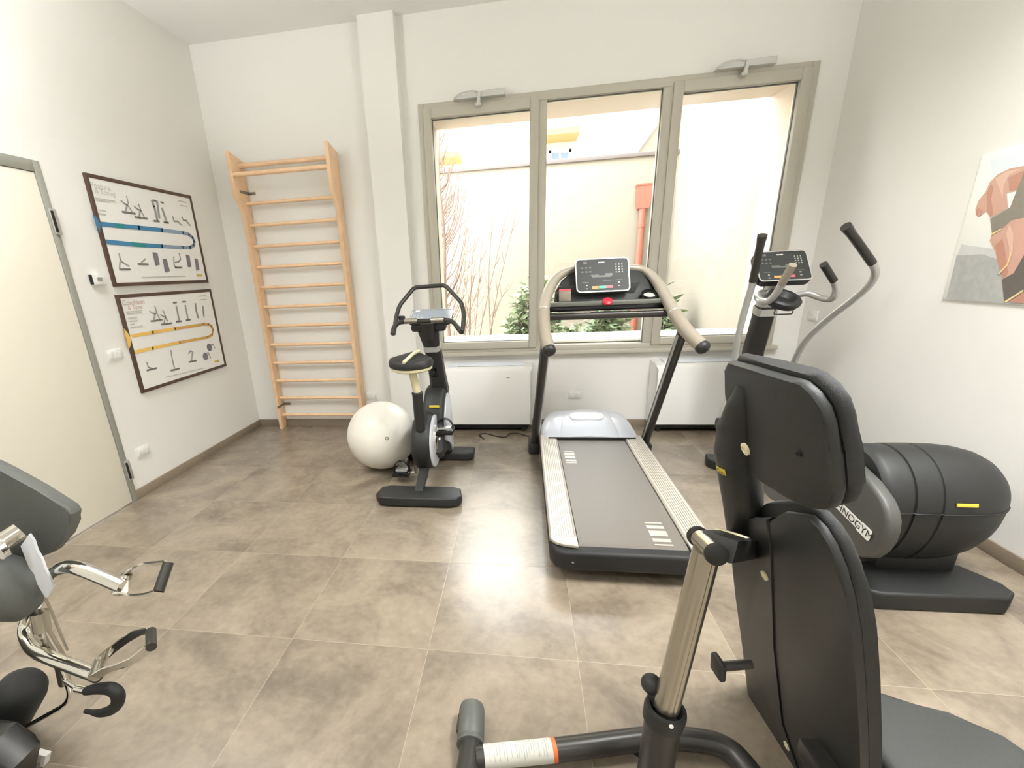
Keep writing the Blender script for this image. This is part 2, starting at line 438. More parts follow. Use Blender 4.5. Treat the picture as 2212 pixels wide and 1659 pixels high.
def house(name, label, x0, x1, y0, y1, z1, m, wins, slabs):
    t = thing(name, label, 'house', ((x0+x1)/2, y0, .1))
    bm = NB(); box(bm, (x0, y0, .1), (x1, y1, z1)); obj('facade', bm, m, t)
    for a, b, c, dd in wins:
        bm = NB(); box(bm, (a, y0-.04, c), (a+.09, y0+.02, dd)); box(bm, (b-.09, y0-.04, c), (b, y0+.02, dd)); box(bm, (a, y0-.04, dd-.09), (b, y0+.02, dd)); box(bm, (a-.1, y0-.10, c-.07), (b+.1, y0+.02, c))
        f = obj('window_frame', bm, 'house_white', t)
        bm = NB(); box(bm, (a+.09, y0-.01, c), ((a+b)/2-.03, y0+.01, dd-.09)); box(bm, ((a+b)/2+.03, y0-.01, c), (b-.09, y0+.01, dd-.09)); obj('shutter', bm, 'house_glass', f)
    for a, b, c, mm in slabs:
        bm = NB(); box(bm, (a, y0-1.1, c), (b, y0, c+.16)); s = obj('balcony', bm, mm, t)
        bm = NB()
        for k in range(int((b-a)/.14)): tube(bm, [(a+.05+k*.14, y0-1.05, c+.16), (a+.05+k*.14, y0-1.05, c+1.0)], .012, 6)
        tube(bm, [(a, y0-1.05, c+1.0), (b, y0-1.05, c+1.0)], .02, 6); obj('railing', bm, 'house_white', s)
    return t
house('house', 'pale yellow house with shuttered windows rising behind the garden wall', -7.5, 2.3, 18, 24, 9.5, 'house_yellow',
      [(-1.24,-.46,5.14,6.2), (.85,1.6,4.3,5.2), (-4.6,-3.8,5.1,6.2)], [(.2,1.75,5.42,'balcony_yellow'), (-3.2,-2.1,5.05,'balcony_yellow')])
t = thing('house', 'cream gabled house with a sloping roof edge at right behind the garden wall', 'house', (5.5, 14, .1))
g0, g1 = Vector((2.8866,14.0000,4.1511)), Vector((3.3878,14.0000,4.8048)); sl = (g1-g0)
bm = NB(); prism(bm, [(g0.x, 14, .1), (g0.x+5, 14, .1), (g0.x+5, 14, g0.z+sl.z/sl.x*2.2), (g0.x+2.2, 14, g0.z+sl.z/sl.x*2.2), (g0.x, 14, g0.z)], (0,4,0)); obj('gable', bm, 'gable_wall', t)
bm = NB(); e_ = Vector((-sl.z, 0, sl.x)).normalized()*.10; p0 = g0-sl.normalized()*.25; p1 = g0+sl*(2.2/sl.x); prism(bm, [p0+Vector((0,-.12,0)), p1+Vector((0,-.12,0)), p1+e_+Vector((0,-.12,0)), p0+e_+Vector((0,-.12,0))], (0,4.2,0)); obj('roof', bm, 'roof_tile', t)

# bare tree at the left pane, shrubs along the wall
def bare_tree():
    t = thing('bare_tree', 'leafless slender tree with upswept twigs outside the left pane', 'tree', (-1.08, 6.7, .1))
    rnd = random.Random(11)
    bm = NB(); path = [Vector((-1.08+.018*math.sin(k*1.3), 6.7, .1+k*.3)) for k in range(13)]
    tube(bm, path, [.032*(1-k/13)+.004 for k in range(13)], 8); obj('trunk', bm, 'bark', t)
    bm = NB()
    for k in range(74):
        z = rnd.uniform(.3, 3.3); s = rnd.choice((1, 1, -1)); a = rnd.uniform(-.8, .8)
        L = rnd.uniform(.3, 1.0)*(1.0 if z < 2.2 else .5)*(1 if s > 0 else .5)
        d = Vector((s*math.cos(a), math.sin(a), 0)); p = Vector((-1.08, 6.7, z)); pts = [p]
        for q in range(5):
            up = .55+.32*q; p = p+(d*(.55-.07*q)+Vector((0,0,up))).normalized()*(L/5)+Vector((rnd.uniform(-.012,.012), 0, rnd.uniform(-.01,.01))); pts.append(p)
            if q > 0 and rnd.random() < .55:
                e = Vector((rnd.uniform(-.6,.9), rnd.uniform(-.5,.5), rnd.uniform(.5,1.))).normalized()*rnd.uniform(.08,.22)
                tube(bm, [p, p+e*.5+Vector((.01,0,0)), p+e], [.0035,.003,.0015], 4)
        tube(bm, pts, [.008-.0011*q for q in range(6)], 5)
    for k in range(10):
        x = -1.0+rnd.uniform(0,.55); z0 = .1; lean = rnd.uniform(.05,.5); H = rnd.uniform(1.2,2.4); pts = []
        for q in range(7): f = q/6; pts.append(Vector((x+lean*f**1.6+.02*math.sin(q+k), 6.7+rnd.uniform(-.03,.03)+.2*math.sin(k), z0+H*f)))
        tube(bm, pts, [.009*(1-q/8) for q in range(7)], 5)
        for q in range(2, 6):
            for _ in range(2):
                e = Vector((rnd.uniform(-.4,.7), rnd.uniform(-.4,.4), rnd.uniform(.5,1.))).normalized()*rnd.uniform(.1,.3)
                tube(bm, [pts[q], pts[q]+e*.6, pts[q]+e*1.0+Vector((0,0,.03))], [.0035,.003,.0012], 4)
    obj('twigs', bm, 'bark', t)
bare_tree()
def shrub(label, x0, x1, y, h, n, m, seed, name='shrub', lean=0.):
    t = thing(name, label, 'shrub', ((x0+x1)/2, y, .1), 'evergreen shrubs outside the window')
    rnd = random.Random(seed); bm = NB(); lf = NB(); cx = (x0+x1)/2; hw = (x1-x0)/2
    for k in range(max(6, n//14)):
        tx = cx+rnd.uniform(-1,1)*hw; th = h*math.sqrt(max(.12, 1-((tx-cx)/hw)**2))*rnd.uniform(.55,1.)
        base = Vector((cx+(tx-cx)*.35, y+rnd.uniform(-.1,.1), .1)); tip = Vector((tx+lean, y+rnd.uniform(-.3,.3), .1+th))
        mid = base.lerp(tip,.5)+Vector((0,0,.06)); pp = smooth_path([base, mid, tip], 4); tube(bm, pp, [.008*(1-i/len(pp))+.002 for i in range(len(pp))], 5)
        for _ in range(26):
            f = rnd.uniform(.2,1.02); p = base.lerp(mid, f*2) if f < .5 else mid.lerp(tip, f*2-1)
            a = rnd.uniform(0, 2*PI); d = Vector((math.cos(a), math.sin(a), rnd.uniform(-.1,.9))).normalized(); L = rnd.uniform(.10,.18); W = L*.19
            s = d.cross(Vector((rnd.uniform(-1,1),rnd.uniform(-1,1),1))).normalized()*W; up = s.cross(d).normalized()*.012
            q = [p, p+d*L*.35+s+up, p+d*L*.35-s+up, p+d*L*.75+s*.7, p+d*L*.75-s*.7, p+d*L-up]
            v = [lf.verts.new(x) for x in q]
            for f_ in ((0,1,2), (1,3,4,2), (3,5,4)): lf.faces.new([v[i] for i in f_])
    obj('stems', bm, 'bark', t); obj('foliage', lf, m, t, smooth=0, recalc=False)
shrub('tall green oleander shrub seen between the left and middle panes', -.28, .56, 6.7, 1.28, 1000, 'leaf', 3)
shrub('low pale green shrub behind the left half of the treadmill console', .40, .92, 5.75, .70, 420, 'leaf_pale', 4)
shrub('broad dark green shrub below the middle pane right of centre', .86, 1.42, 6.7, .95, 1000, 'leaf', 5)
shrub('narrow green shrub rising at the lower left of the right pane', 1.74, 2.0, 6.6, 1.12, 560, 'leaf', 6)

# ------------------------------------------------------------------ things on the walls
def plate(name, label, cat, a, b, m='white_plastic', group=None):
    bm = NB(); box(bm, a, b, .003); o = obj(name, bm, m); return tag(o, label, cat, group)
t = thing('thermostat', 'small white wall thermostat with a grey display beside the door', 'thermostat', (XL, 2.815, 1.505))
bm = NB(); box(bm, (XL, 2.772, 1.505), (XL+.028, 2.858, 1.572), .003); obj('housing', bm, 'white_plastic', t)
bm = NB(); box(bm, (XL+.027, 2.800, 1.525), (XL+.0295, 2.838, 1.552)); obj('display', bm, 'print_grey', t)
bm = NB(); box(bm, (XL+.004, 2.764, 1.508), (XL+.022, 2.773, 1.569)); obj('side_shade', bm, 'black_print', t)  # black slab painting the shaded side of the housing
def wall_plate(name, label, cat, cen, n, slots, group):
    """plate with its middle at cen, facing along n ('x','-x','-y')"""
    t = thing(name, label, cat, cen, group); c = Vector(cen); w, h, dd = .118, .076, .009
    M3 = {'x': Matrix(((0,0,1),(1,0,0),(0,1,0))), '-x': Matrix(((0,0,-1),(-1,0,0),(0,1,0))), '-y': Matrix(((1,0,0),(0,0,-1),(0,1,0)))}[n]
    bm = NB(); obox(bm, c+M3 @ Vector((0,0,dd/2)), (w, h, dd), M3, .003); p = obj('cover_plate', bm, 'white_plastic', t)
    for k in range(slots):
        u = (k-(slots-1)/2)*.034
        bm = NB(); obox(bm, c+M3 @ Vector((u,0,dd+.0015)), (.026, .045, .004), M3, .001); s = obj('module', bm, 'white_plastic', t)
        bm = NB()
        for q in (-.012, 0, .012) if 'socket' in name else (0,): obox(bm, c+M3 @ Vector((u,q,dd+.0038)), (.005, .005, .001), M3)
        obj('contact_holes', bm, 'plate_shade', s)
    return t
wall_plate('power_socket', 'white socket plate low on the wall beside the door hinge', 'socket', (XL, 2.802, .318), 'x', 3, None)
wall_plate('light_switch', 'white switch plate on the left wall below the thermostat', 'switch', (XL, 2.797, 1.04), 'x', 3, None)
wall_plate('power_socket', 'white socket plate on the back wall behind the treadmill', 'socket', (.487, YB, .315), '-y', 3, None)
wall_plate('power_socket', 'white socket plate right of the wooden wall bars', 'socket', (-1.51, YB, .318), '-y', 3, None)
wall_plate('light_switch', 'white switch plate on the right wall near the window corner', 'switch', (XR, 4.19, 1.0), '-x', 2, None)

def ribbon(bm, pts, w, n=(1,0,0)):
    n = Vector(n); P = [Vector(p) for p in pts]
    for i in range(len(P)-1):
        d = (P[i+1]-P[i]).normalized(); s = n.cross(d)*w*.5; e = d*w*.25
        bm.faces.new([bm.verts.new(q) for q in (P[i]-s-e, P[i+1]-s+e, P[i+1]+s+e, P[i]+s-e)])
def flat(bm, pts): bm.faces.new([bm.verts.new(Vector(p)) for p in pts])
XP = XL+.017
def poster(name, label, y0, y1, z0, z1):
    t = thing(name, label, 'poster', (XL, (y0+y1)/2, z0), 'framed exercise posters on the left wall')
    bm = NB(); f = .024
    box(bm, (XL, y0, z0), (XL+.0195, y0+f, z1), .002); box(bm, (XL, y1-f, z0), (XL+.0195, y1, z1), .002)
    box(bm, (XL, y0+f, z0), (XL+.0195, y1-f, z0+f), .002); box(bm, (XL, y0+f, z1-f), (XL+.0195, y1-f, z1), .002)
    obj('frame', bm, 'frame_walnut', t)
    bm = NB(); box(bm, (XL+.004, y0+f, z0+f), (XL+.0155, y1-f, z1-f)); return t, obj('print', bm, 'poster_paper', t)
def stroke_part(name, m, parent, lists, w, off=.0012):
    bm = NB()
    for L in lists: ribbon(bm, [Vector(p)+Vector((off,0,0)) for p in L], w)
    return obj(name, bm, m, parent, smooth=0, recalc=False)
def each_stroke(name, m, parent, lists, w, groups=None):
    for g in (groups or [[i] for i in range(len(lists))]): stroke_part(name, m, parent, [lists[i] for i in g], w)
def quads_part(name, m, parent, lists, off=.0012):
    bm = NB()
    for L in lists: flat(bm, [Vector(p)+Vector((off,0,0)) for p in L])
    return obj(name, bm, m, parent, smooth=0, recalc=False)
t, pr = poster('framed_poster', 'upper framed exercise poster with a blue looping band', 2.932, 3.945, 1.489, 2.192)
stroke_part('blue_band', 'print_blue', pr, [[(-2.7830,2.9557,1.8882),(-2.7830,3.2803,1.8905),(-2.7830,3.5116,1.8918)], [(-2.7830,2.9439,1.7784),(-2.7830,3.2402,1.7716),(-2.7830,3.4713,1.7721)]], .030)
stroke_part('teal_band', 'print_teal', pr, [[(-2.7830,3.0827,1.8886),(-2.7830,3.1461,1.8892)], [(-2.7830,3.1808,1.7726),(-2.7830,3.2928,1.7708)]], .030, .0016)
stroke_part('pale_band', 'print_bluegrey', pr, [[(-2.7830,3.5116,1.8918),(-2.7830,3.7449,1.8876),(-2.7830,3.8155,1.8797),(-2.7830,3.8548,1.8585),(-2.7830,3.8675,1.8261),(-2.7830,3.8483,1.7957),(-2.7830,3.7982,1.7770),(-2.7830,3.7058,1.7714),(-2.7830,3.4713,1.7721)]], .026)
bm = NB(); prism(bm, [(-2.7770,2.9044,1.9419),(-2.7770,2.9257,1.9330),(-2.7770,2.9456,1.8870),(-2.7770,2.9232,1.8314),(-2.7770,2.9123,1.8674)], (.001,0,0)); obj('blue_arrow', bm, 'print_blue', t, smooth=0)
figs = [[(-2.7830,3.1754,2.0588),(-2.7830,3.2015,2.0413),(-2.7830,3.2248,2.0381),(-2.7830,3.2519,1.9959)], [(-2.7830,3.2352,2.0931),(-2.7830,3.2355,2.0454)], [(-2.7830,3.2206,2.0376),(-2.7830,3.1921,1.9896)], [(-2.7830,3.2856,2.0332),(-2.7830,3.3181,2.0154),(-2.7830,3.3396,2.0146),(-2.7830,3.3564,1.9725)], [(-2.7830,3.3311,2.0539),(-2.7830,3.3396,2.0146)], [(-2.7830,3.3340,2.0109),(-2.7830,3.3063,1.9677)],
 [(-2.7830,3.6655,2.0027),(-2.7830,3.6698,1.9689),(-2.7830,3.7137,1.9728),(-2.7830,3.7532,1.9447)], [(-2.7830,3.7763,2.0135),(-2.7830,3.7837,1.9861),(-2.7830,3.8183,1.9892),(-2.7830,3.8576,1.9532)], [(-2.7830,3.0404,1.7053),(-2.7830,3.0378,1.6627),(-2.7830,3.0496,1.6507),(-2.7830,3.1012,1.6233)], [(-2.7830,3.0297,1.6504),(-2.7830,3.0133,1.6137)], [(-2.7830,3.2209,1.6497),(-2.7830,3.2699,1.6764)],
 [(-2.7830,3.5727,1.6963),(-2.7830,3.5565,1.6327),(-2.7830,3.5824,1.6151)], [(-2.7830,3.6468,1.7265),(-2.7830,3.6475,1.6801),(-2.7830,3.6196,1.6618),(-2.7830,3.5742,1.6541)]]
each_stroke('exercise_figure', 'print_grey', pr, figs, .010, [[0,1,2],[3,4,5],[6],[7],[8,9],[10],[11,12]])
each_stroke('figure_base', 'print_dark', pr, [[(-2.7830,3.1624,1.9849),(-2.7830,3.2778,1.9849)], [(-2.7830,3.2697,1.9610),(-2.7830,3.3839,1.9609)], [(-2.7830,3.4854,2.0979),(-2.7830,3.5187,2.0989)], [(-2.7830,3.5655,2.0950),(-2.7830,3.5951,2.0954)], [(-2.7830,3.4504,1.9526),(-2.7830,3.5028,1.9523)], [(-2.7830,3.5516,1.9517),(-2.7830,3.6017,1.9510)], [(-2.7830,3.0092,1.6014),(-2.7830,3.1021,1.6013)], [(-2.7830,3.1865,1.6381),(-2.7830,3.2838,1.6374)], [(-2.7830,3.5611,1.6151),(-2.7830,3.6421,1.6153)]], .013)
each_stroke('machine_figure', 'print_grey', pr, [[(-2.7830,3.4854,2.0563),(-2.7830,3.4858,1.9590)], [(-2.7830,3.5658,2.0525),(-2.7830,3.5837,1.9578)], [(-2.7830,3.4745,2.0934),(-2.7830,3.4854,2.0563)], [(-2.7830,3.5275,2.0968),(-2.7830,3.5125,1.9812)]], .02)
for T_ in [[(-2.7830,3.3547,1.7244),(-2.7830,3.4061,1.7227),(-2.7830,3.4006,1.6350),(-2.7830,3.3551,1.6280)], [(-2.7830,3.4451,1.6798),(-2.7830,3.4891,1.6772),(-2.7830,3.4943,1.5869),(-2.7830,3.4413,1.5803)], [(-2.7830,3.7212,1.7179),(-2.7830,3.7647,1.7117),(-2.7830,3.7566,1.6193),(-2.7830,3.7163,1.6192)], [(-2.7830,3.8219,1.6908),(-2.7830,3.8616,1.6841),(-2.7830,3.8565,1.5968),(-2.7830,3.8115,1.5893)]]: quads_part('photo_tile', 'print_purple', pr, [T_])
each_stroke('text_line', 'text_grey', pr, [[(-2.7830,2.9664,2.0462),(-2.7830,3.1204,2.0460)], [(-2.7830,2.9699,2.0356),(-2.7830,3.0788,2.0351)], [(-2.7830,2.9677,1.9768),(-2.7830,3.0210,1.9742)], [(-2.7830,2.9635,1.9540),(-2.7830,3.0168,1.9509)], [(-2.7830,3.1947,1.5461),(-2.7830,3.6582,1.5478)], [(-2.7830,3.7679,2.1336),(-2.7830,3.8659,2.1302)], [(-2.7830,3.7784,2.1005),(-2.7830,3.8665,2.0986)]], .007)
stroke_part('yellow_mark', 'yellow_print', pr, [[(-2.7830,3.8054,1.5533),(-2.7830,3.8717,1.5506)]], .016)
obj('title', join(text_bm('Posture', .05, (-2.7825,2.9528,2.1099), (0,1,0), (0,0,1)), text_bm('& Toning', .044, (-2.7825,2.9766,2.0778), (0,1,0), (0,0,1))), 'text_grey', pr, smooth=0, recalc=False)

t, pr = poster('framed_poster', 'lower framed exercise poster with a yellow looping band', 2.925, 3.955, .731, 1.434)
stroke_part('yellow_band', 'print_yellow', pr, [[(-2.7830,2.9697,1.1474),(-2.7830,3.1647,1.1473),(-2.7830,3.4031,1.1465)], [(-2.7830,2.9564,1.0326),(-2.7830,3.1264,1.0338),(-2.7830,3.4188,1.0341)]], .024)
stroke_part('ochre_band', 'print_ochre', pr, [[(-2.7830,3.4031,1.1465),(-2.7830,3.7591,1.1420),(-2.7830,3.8206,1.1352),(-2.7830,3.8593,1.1145),(-2.7830,3.8703,1.0780),(-2.7830,3.8409,1.0402),(-2.7830,3.7773,1.0261),(-2.7830,3.4188,1.0341)]], .022)
bm = NB(); prism(bm, [(-2.7770,2.9061,1.2091),(-2.7770,2.9277,1.1774),(-2.7770,2.9475,1.1322),(-2.7770,2.9256,1.0859),(-2.7770,2.9034,1.0630)], (.001,0,0)); obj('yellow_arrow', bm, 'print_yellow', t, smooth=0)
figs = [[(-2.7830,3.1849,1.3035),(-2.7830,3.2108,1.2842),(-2.7830,3.2429,1.2813)], [(-2.7830,3.2472,1.3362),(-2.7830,3.2498,1.2877),(-2.7830,3.2653,1.2338)], [(-2.7830,3.2325,1.2788),(-2.7830,3.2041,1.2365)], [(-2.7830,3.2815,1.2674),(-2.7830,3.3150,1.2501),(-2.7830,3.3355,1.2518)], [(-2.7830,3.3241,1.2918),(-2.7830,3.3320,1.2414),(-2.7830,3.3471,1.2112)], [(-2.7830,3.3272,1.2419),(-2.7830,3.2987,1.2020)],
 [(-2.7830,3.0353,0.9411),(-2.7830,3.0370,0.9057),(-2.7830,3.0681,0.8887)], [(-2.7830,3.3022,0.9870),(-2.7830,3.2944,0.9176),(-2.7830,3.2963,0.8456)], [(-2.7830,3.4892,0.9286),(-2.7830,3.5246,0.9481),(-2.7830,3.5509,0.9219)], [(-2.7830,3.5330,0.9210),(-2.7830,3.5086,0.8660)], [(-2.7830,3.7075,0.8950),(-2.7830,3.7392,0.8937),(-2.7830,3.7553,0.8448)], [(-2.7830,3.7927,0.9557),(-2.7830,3.8255,0.9548),(-2.7830,3.8402,0.9188)]]
each_stroke('exercise_figure', 'print_grey', pr, figs, .010, [[0,1,2],[3,4,5],[6],[7],[8,9],[10],[11]])
each_stroke('figure_base', 'print_dark', pr, [[(-2.7830,3.1737,1.2293),(-2.7830,3.2883,1.2297)], [(-2.7830,3.2668,1.1948),(-2.7830,3.3821,1.1929)], [(-2.7830,3.4495,1.3467),(-2.7830,3.4863,1.3461)], [(-2.7830,3.5571,1.3469),(-2.7830,3.5960,1.3463)], [(-2.7830,3.4364,1.1981),(-2.7830,3.4951,1.1957)], [(-2.7830,3.5514,1.1974),(-2.7830,3.6030,1.1979)], [(-2.7830,3.0159,0.8836),(-2.7830,3.1133,0.8830)], [(-2.7830,3.2507,0.8343),(-2.7830,3.3452,0.8318)], [(-2.7830,3.4722,0.8611),(-2.7830,3.5643,0.8555)]], .013)
each_stroke('machine_figure', 'print_grey', pr, [[(-2.7830,3.4761,1.3158),(-2.7830,3.4700,1.2020)], [(-2.7830,3.5800,1.3156),(-2.7830,3.5758,1.2025)], [(-2.7830,3.7094,1.3216),(-2.7830,3.7007,1.2603),(-2.7830,3.7062,1.2051)], [(-2.7830,3.7971,1.2919),(-2.7830,3.7849,1.2374),(-2.7830,3.7836,1.2056)]], .018)
for c in ((-2.7820,3.6910,0.8689), (-2.7820,3.7685,0.9366)):
    bm = NB(); flat(bm, [Vector(c)+Vector((0, .034*math.cos(a*PI/8), .034*math.sin(a*PI/8))) for a in range(16)])
    obj('ball_figure', bm, 'print_purple', pr, smooth=0, recalc=False)
each_stroke('text_line', 'text_grey', pr, [[(-2.7830,2.9725,1.3148),(-2.7830,3.1116,1.3129)], [(-2.7830,2.9722,1.3020),(-2.7830,3.1073,1.3000)], [(-2.7830,2.9747,1.2728),(-2.7830,3.0542,1.2716)], [(-2.7830,2.9792,1.2496),(-2.7830,3.0508,1.2488)], [(-2.7830,2.9758,1.2272),(-2.7830,3.0133,1.2263)], [(-2.7830,2.9724,1.2047),(-2.7830,3.0840,1.2050)], [(-2.7830,3.1815,0.7951),(-2.7830,3.6358,0.7762)], [(-2.7830,3.7652,1.3801),(-2.7830,3.8648,1.3807)], [(-2.7830,3.7728,1.3486),(-2.7830,3.8668,1.3488)]], .007)
stroke_part('yellow_mark', 'yellow_print', pr, [[(-2.7830,3.8003,0.8005),(-2.7830,3.8609,0.7976)]], .016)
obj('title', join(text_bm('Condition', .05, (-2.7825,2.9552,1.3607), (0,1,0), (0,0,1)), text_bm('& Tone', .044, (-2.7825,2.9921,1.3260), (0,1,0), (0,0,1))), 'text_red', pr, smooth=0, recalc=False)

# photograph print on the right wall: a flexed arm and a bare midriff over grey ground
t = thing('photo_poster', 'photo poster of an athletic bare midriff and bent arm on right wall', 'poster', (XR, 2.55, 1.19))
bm = NB(); box(bm, (XR-.008, 2.05, 1.195), (XR, 3.035, 1.905), .001); obj('backing', bm, 'ph_white', t)
def ph(name, m, k, *polys):
    bm = NB()
    for P in polys: flat(bm, [Vector((XR-.0084-k*.0004, p[1], min(1.904, max(1.196, p[2])))) for p in P])
    return obj(name, bm, m, t, smooth=0, recalc=False)
ph('sky_area', 'ph_sky', 1, [(2.3100,2.9837,1.8741),(2.3100,2.7144,1.8632),(2.3100,2.6486,1.6711),(2.3100,2.9118,1.7485)])
ph('ground_area', 'ph_ground_far', 1, [(2.3100,3.0098,1.4796),(2.3100,2.7838,1.4438),(2.3100,2.5548,1.3968),(2.3100,2.5279,1.3185),(2.3100,3.0155,1.4147)])
ph('ground_area', 'ph_ground', 2, [(2.3100,3.0187,1.4242),(2.3100,2.8753,1.4272),(2.3100,2.6934,1.3786),(2.3100,2.5413,1.3576),(2.3100,2.4670,1.1965),(2.3100,3.0059,1.2007)])
ph('arm', 'ph_skin', 3, [(2.3100,2.9723,1.6205),(2.3100,2.9843,1.6479),(2.3100,2.9821,1.6867),(2.3100,2.9550,1.7257),(2.3100,2.9476,1.7686),(2.3100,2.9145,1.7980),(2.3100,2.8621,1.8128),(2.3100,2.7942,1.8120),(2.3100,2.7125,1.8005),(2.3100,2.6692,1.6739),(2.3100,2.7592,1.7097),(2.3100,2.8404,1.7034),(2.3100,2.8101,1.6348),(2.3100,2.8863,1.5970),(2.3100,2.9206,1.6324),(2.3100,2.9367,1.6212),(2.3100,2.9524,1.6076)])
ph('arm_light', 'ph_skin_light', 4, [(2.3100,2.9222,1.7789),(2.3100,2.8722,1.8027),(2.3100,2.8059,1.8026),(2.3100,2.8544,1.7837),(2.3100,2.8673,1.7417),(2.3100,2.8502,1.6783),(2.3100,2.8795,1.7232)])
ph('hand', 'ph_skin_deep', 4, [(2.3100,2.9723,1.6205),(2.3100,2.9792,1.6408),(2.3100,2.9686,1.6549),(2.3100,2.9576,1.6450),(2.3100,2.9600,1.6149)], [(2.3100,2.9505,1.6096),(2.3100,2.9523,1.6444),(2.3100,2.9395,1.6365),(2.3100,2.9431,1.6175)])
ph('arm_shade', 'ph_skin_deep', 4, [(2.3100,2.9468,1.7162),(2.3100,2.9387,1.7568),(2.3100,2.9189,1.7414),(2.3100,2.9121,1.6863),(2.3100,2.8756,1.6149),(2.3100,2.8853,1.6011),(2.3100,2.9162,1.6340)], [(2.3100,2.8548,1.7718),(2.3100,2.7872,1.7915),(2.3100,2.7044,1.7767),(2.3100,2.6719,1.6818),(2.3100,2.7606,1.7137),(2.3100,2.8291,1.7099)])
ph('sport_top', 'ph_cloth', 5, [(2.3100,2.8848,1.5926),(2.3100,2.7991,1.6355),(2.3100,2.7927,1.7007),(2.3100,2.7844,1.7833),(2.3100,2.6855,1.7789),(2.3100,2.6084,1.5535),(2.3100,2.7157,1.5828),(2.3100,2.7743,1.5762),(2.3100,2.8057,1.5417),(2.3100,2.8509,1.5217)])
ph('midriff', 'ph_skin', 4, [(2.3100,2.8524,1.5261),(2.3100,2.8072,1.5460),(2.3100,2.7758,1.5804),(2.3100,2.7171,1.5869),(2.3100,2.6044,1.5532),(2.3100,2.5609,1.4261),(2.3100,2.6555,1.4068),(2.3100,2.6777,1.3327),(2.3100,2.7175,1.3045),(2.3100,2.7673,1.3750),(2.3100,2.8040,1.4338),(2.3100,2.8520,1.4896)])
ph('midriff_shade', 'ph_skin_deep', 6, [(2.3100,2.8151,1.4663),(2.3100,2.7880,1.4967),(2.3100,2.7521,1.4321),(2.3100,2.7058,1.3367),(2.3100,2.7183,1.3066),(2.3100,2.7635,1.3707)])
ph('midriff_light', 'ph_skin_light', 6, [(2.3100,2.7755,1.5600),(2.3100,2.7399,1.5144),(2.3100,2.7157,1.4310),(2.3100,2.7172,1.3831),(2.3100,2.7410,1.4526),(2.3100,2.7765,1.5168)])
ph('shorts', 'ph_cloth_dark', 7, [(2.3100,2.7252,1.3065),(2.3100,2.6791,1.3369),(2.3100,2.6583,1.4150),(2.3100,2.5642,1.4358),(2.3100,2.5040,1.2599),(2.3100,2.6051,1.2595),(2.3100,2.6787,1.2046)])
ph('thigh', 'ph_skin_deep', 8, [(2.3100,2.6565,1.2060),(2.3100,2.6030,1.2534),(2.3100,2.5013,1.2521),(2.3100,2.4839,1.2012)])
ph('waist_trim', 'ph_trim', 9, [(2.3100,2.7540,1.3363),(2.3100,2.7248,1.3789),(2.3100,2.7247,1.4313),(2.3100,2.7195,1.4290),(2.3100,2.7181,1.3726),(2.3100,2.7471,1.3298)])
ph('waist_trim', 'ph_trim', 9, [(2.3100,2.6810,1.2044),(2.3100,2.6072,1.2657),(2.3100,2.6044,1.2575),(2.3100,2.6669,1.2032)])
ph('waist_trim', 'ph_trim', 9, [(2.3100,2.8558,1.5220),(2.3100,2.8064,1.5439),(2.3100,2.8026,1.5394),(2.3100,2.8486,1.5152)])

# ------------------------------------------------------------------ fan coil units
def fancoil(x0, x1, label):
    t = thing('fan_coil', label, 'heater', ((x0+x1)/2, 4.25, .0), 'white heaters under the window')
    bm = NB(); y0 = 4.145
    sec = []
    pro = [(4.348,.07), (y0+.03,.07), (y0,.085), (y0,.585), (y0+.018,.618), (y0+.06,.632), (4.348,.632)]
    loft(bm, [[(x0+.03 if (i==2 or i==3) else x0+.012, y, z) for i, (y, z) in enumerate(pro)]]+[[(x0+.03, y, z) for y, z in pro]]+[[(x1-.03, y, z) for y, z in pro]]+[[(x1-.03 if (i==2 or i==3) else x1-.012, y, z) for i, (y, z) in enumerate(pro)]])
    obj('casing', bm, 'white_plastic', t)
    bm = NB(); box(bm, (x0+.09, y0+.055, .626), (x1-.09, 4.33, .634)); g = obj('outlet_tray', bm, 'key_grey', t)
    bm = NB()
    for k in range(7): obox(bm, ((x0+x1)/2, y0+.065+k*.021, .640), (x1-x0-.18, .017, .004), Matrix.Rotation(.5, 3, 'X'))
    box(bm, (x0+.085, y0+.05, .628), (x0+.17, 4.335, .642), .002); box(bm, (x1-.17, y0+.05, .628), (x1-.085, 4.335, .642), .002)
    obj('louvre', bm, 'grille_plastic', t)
    bm = NB(); box(bm, (x1-.245, y0-.0015, .532), (x1-.215, y0+.002, .541)); obj('maker_badge', bm, 'grey_print', t)
    for x in (x0+.09, x1-.09):
        bm = NB(); box(bm, (x-.02, 4.20, 0), (x+.02, 4.33, .072)); obj('foot', bm, 'black_print', t)
    bm = NB(); box(bm, (x0+.05, 4.19, .035), (x1-.05, 4.33, .069)); obj('under_block', bm, 'black_print', t)  # plain black block in the gap beneath the casing
    return t
f1 = fancoil(-.775, .098, 'white fan heater under the window between the bike and treadmill')
dup(f1, (1.868+.04, 0, 0), 'white fan heater under the window right of the treadmill')


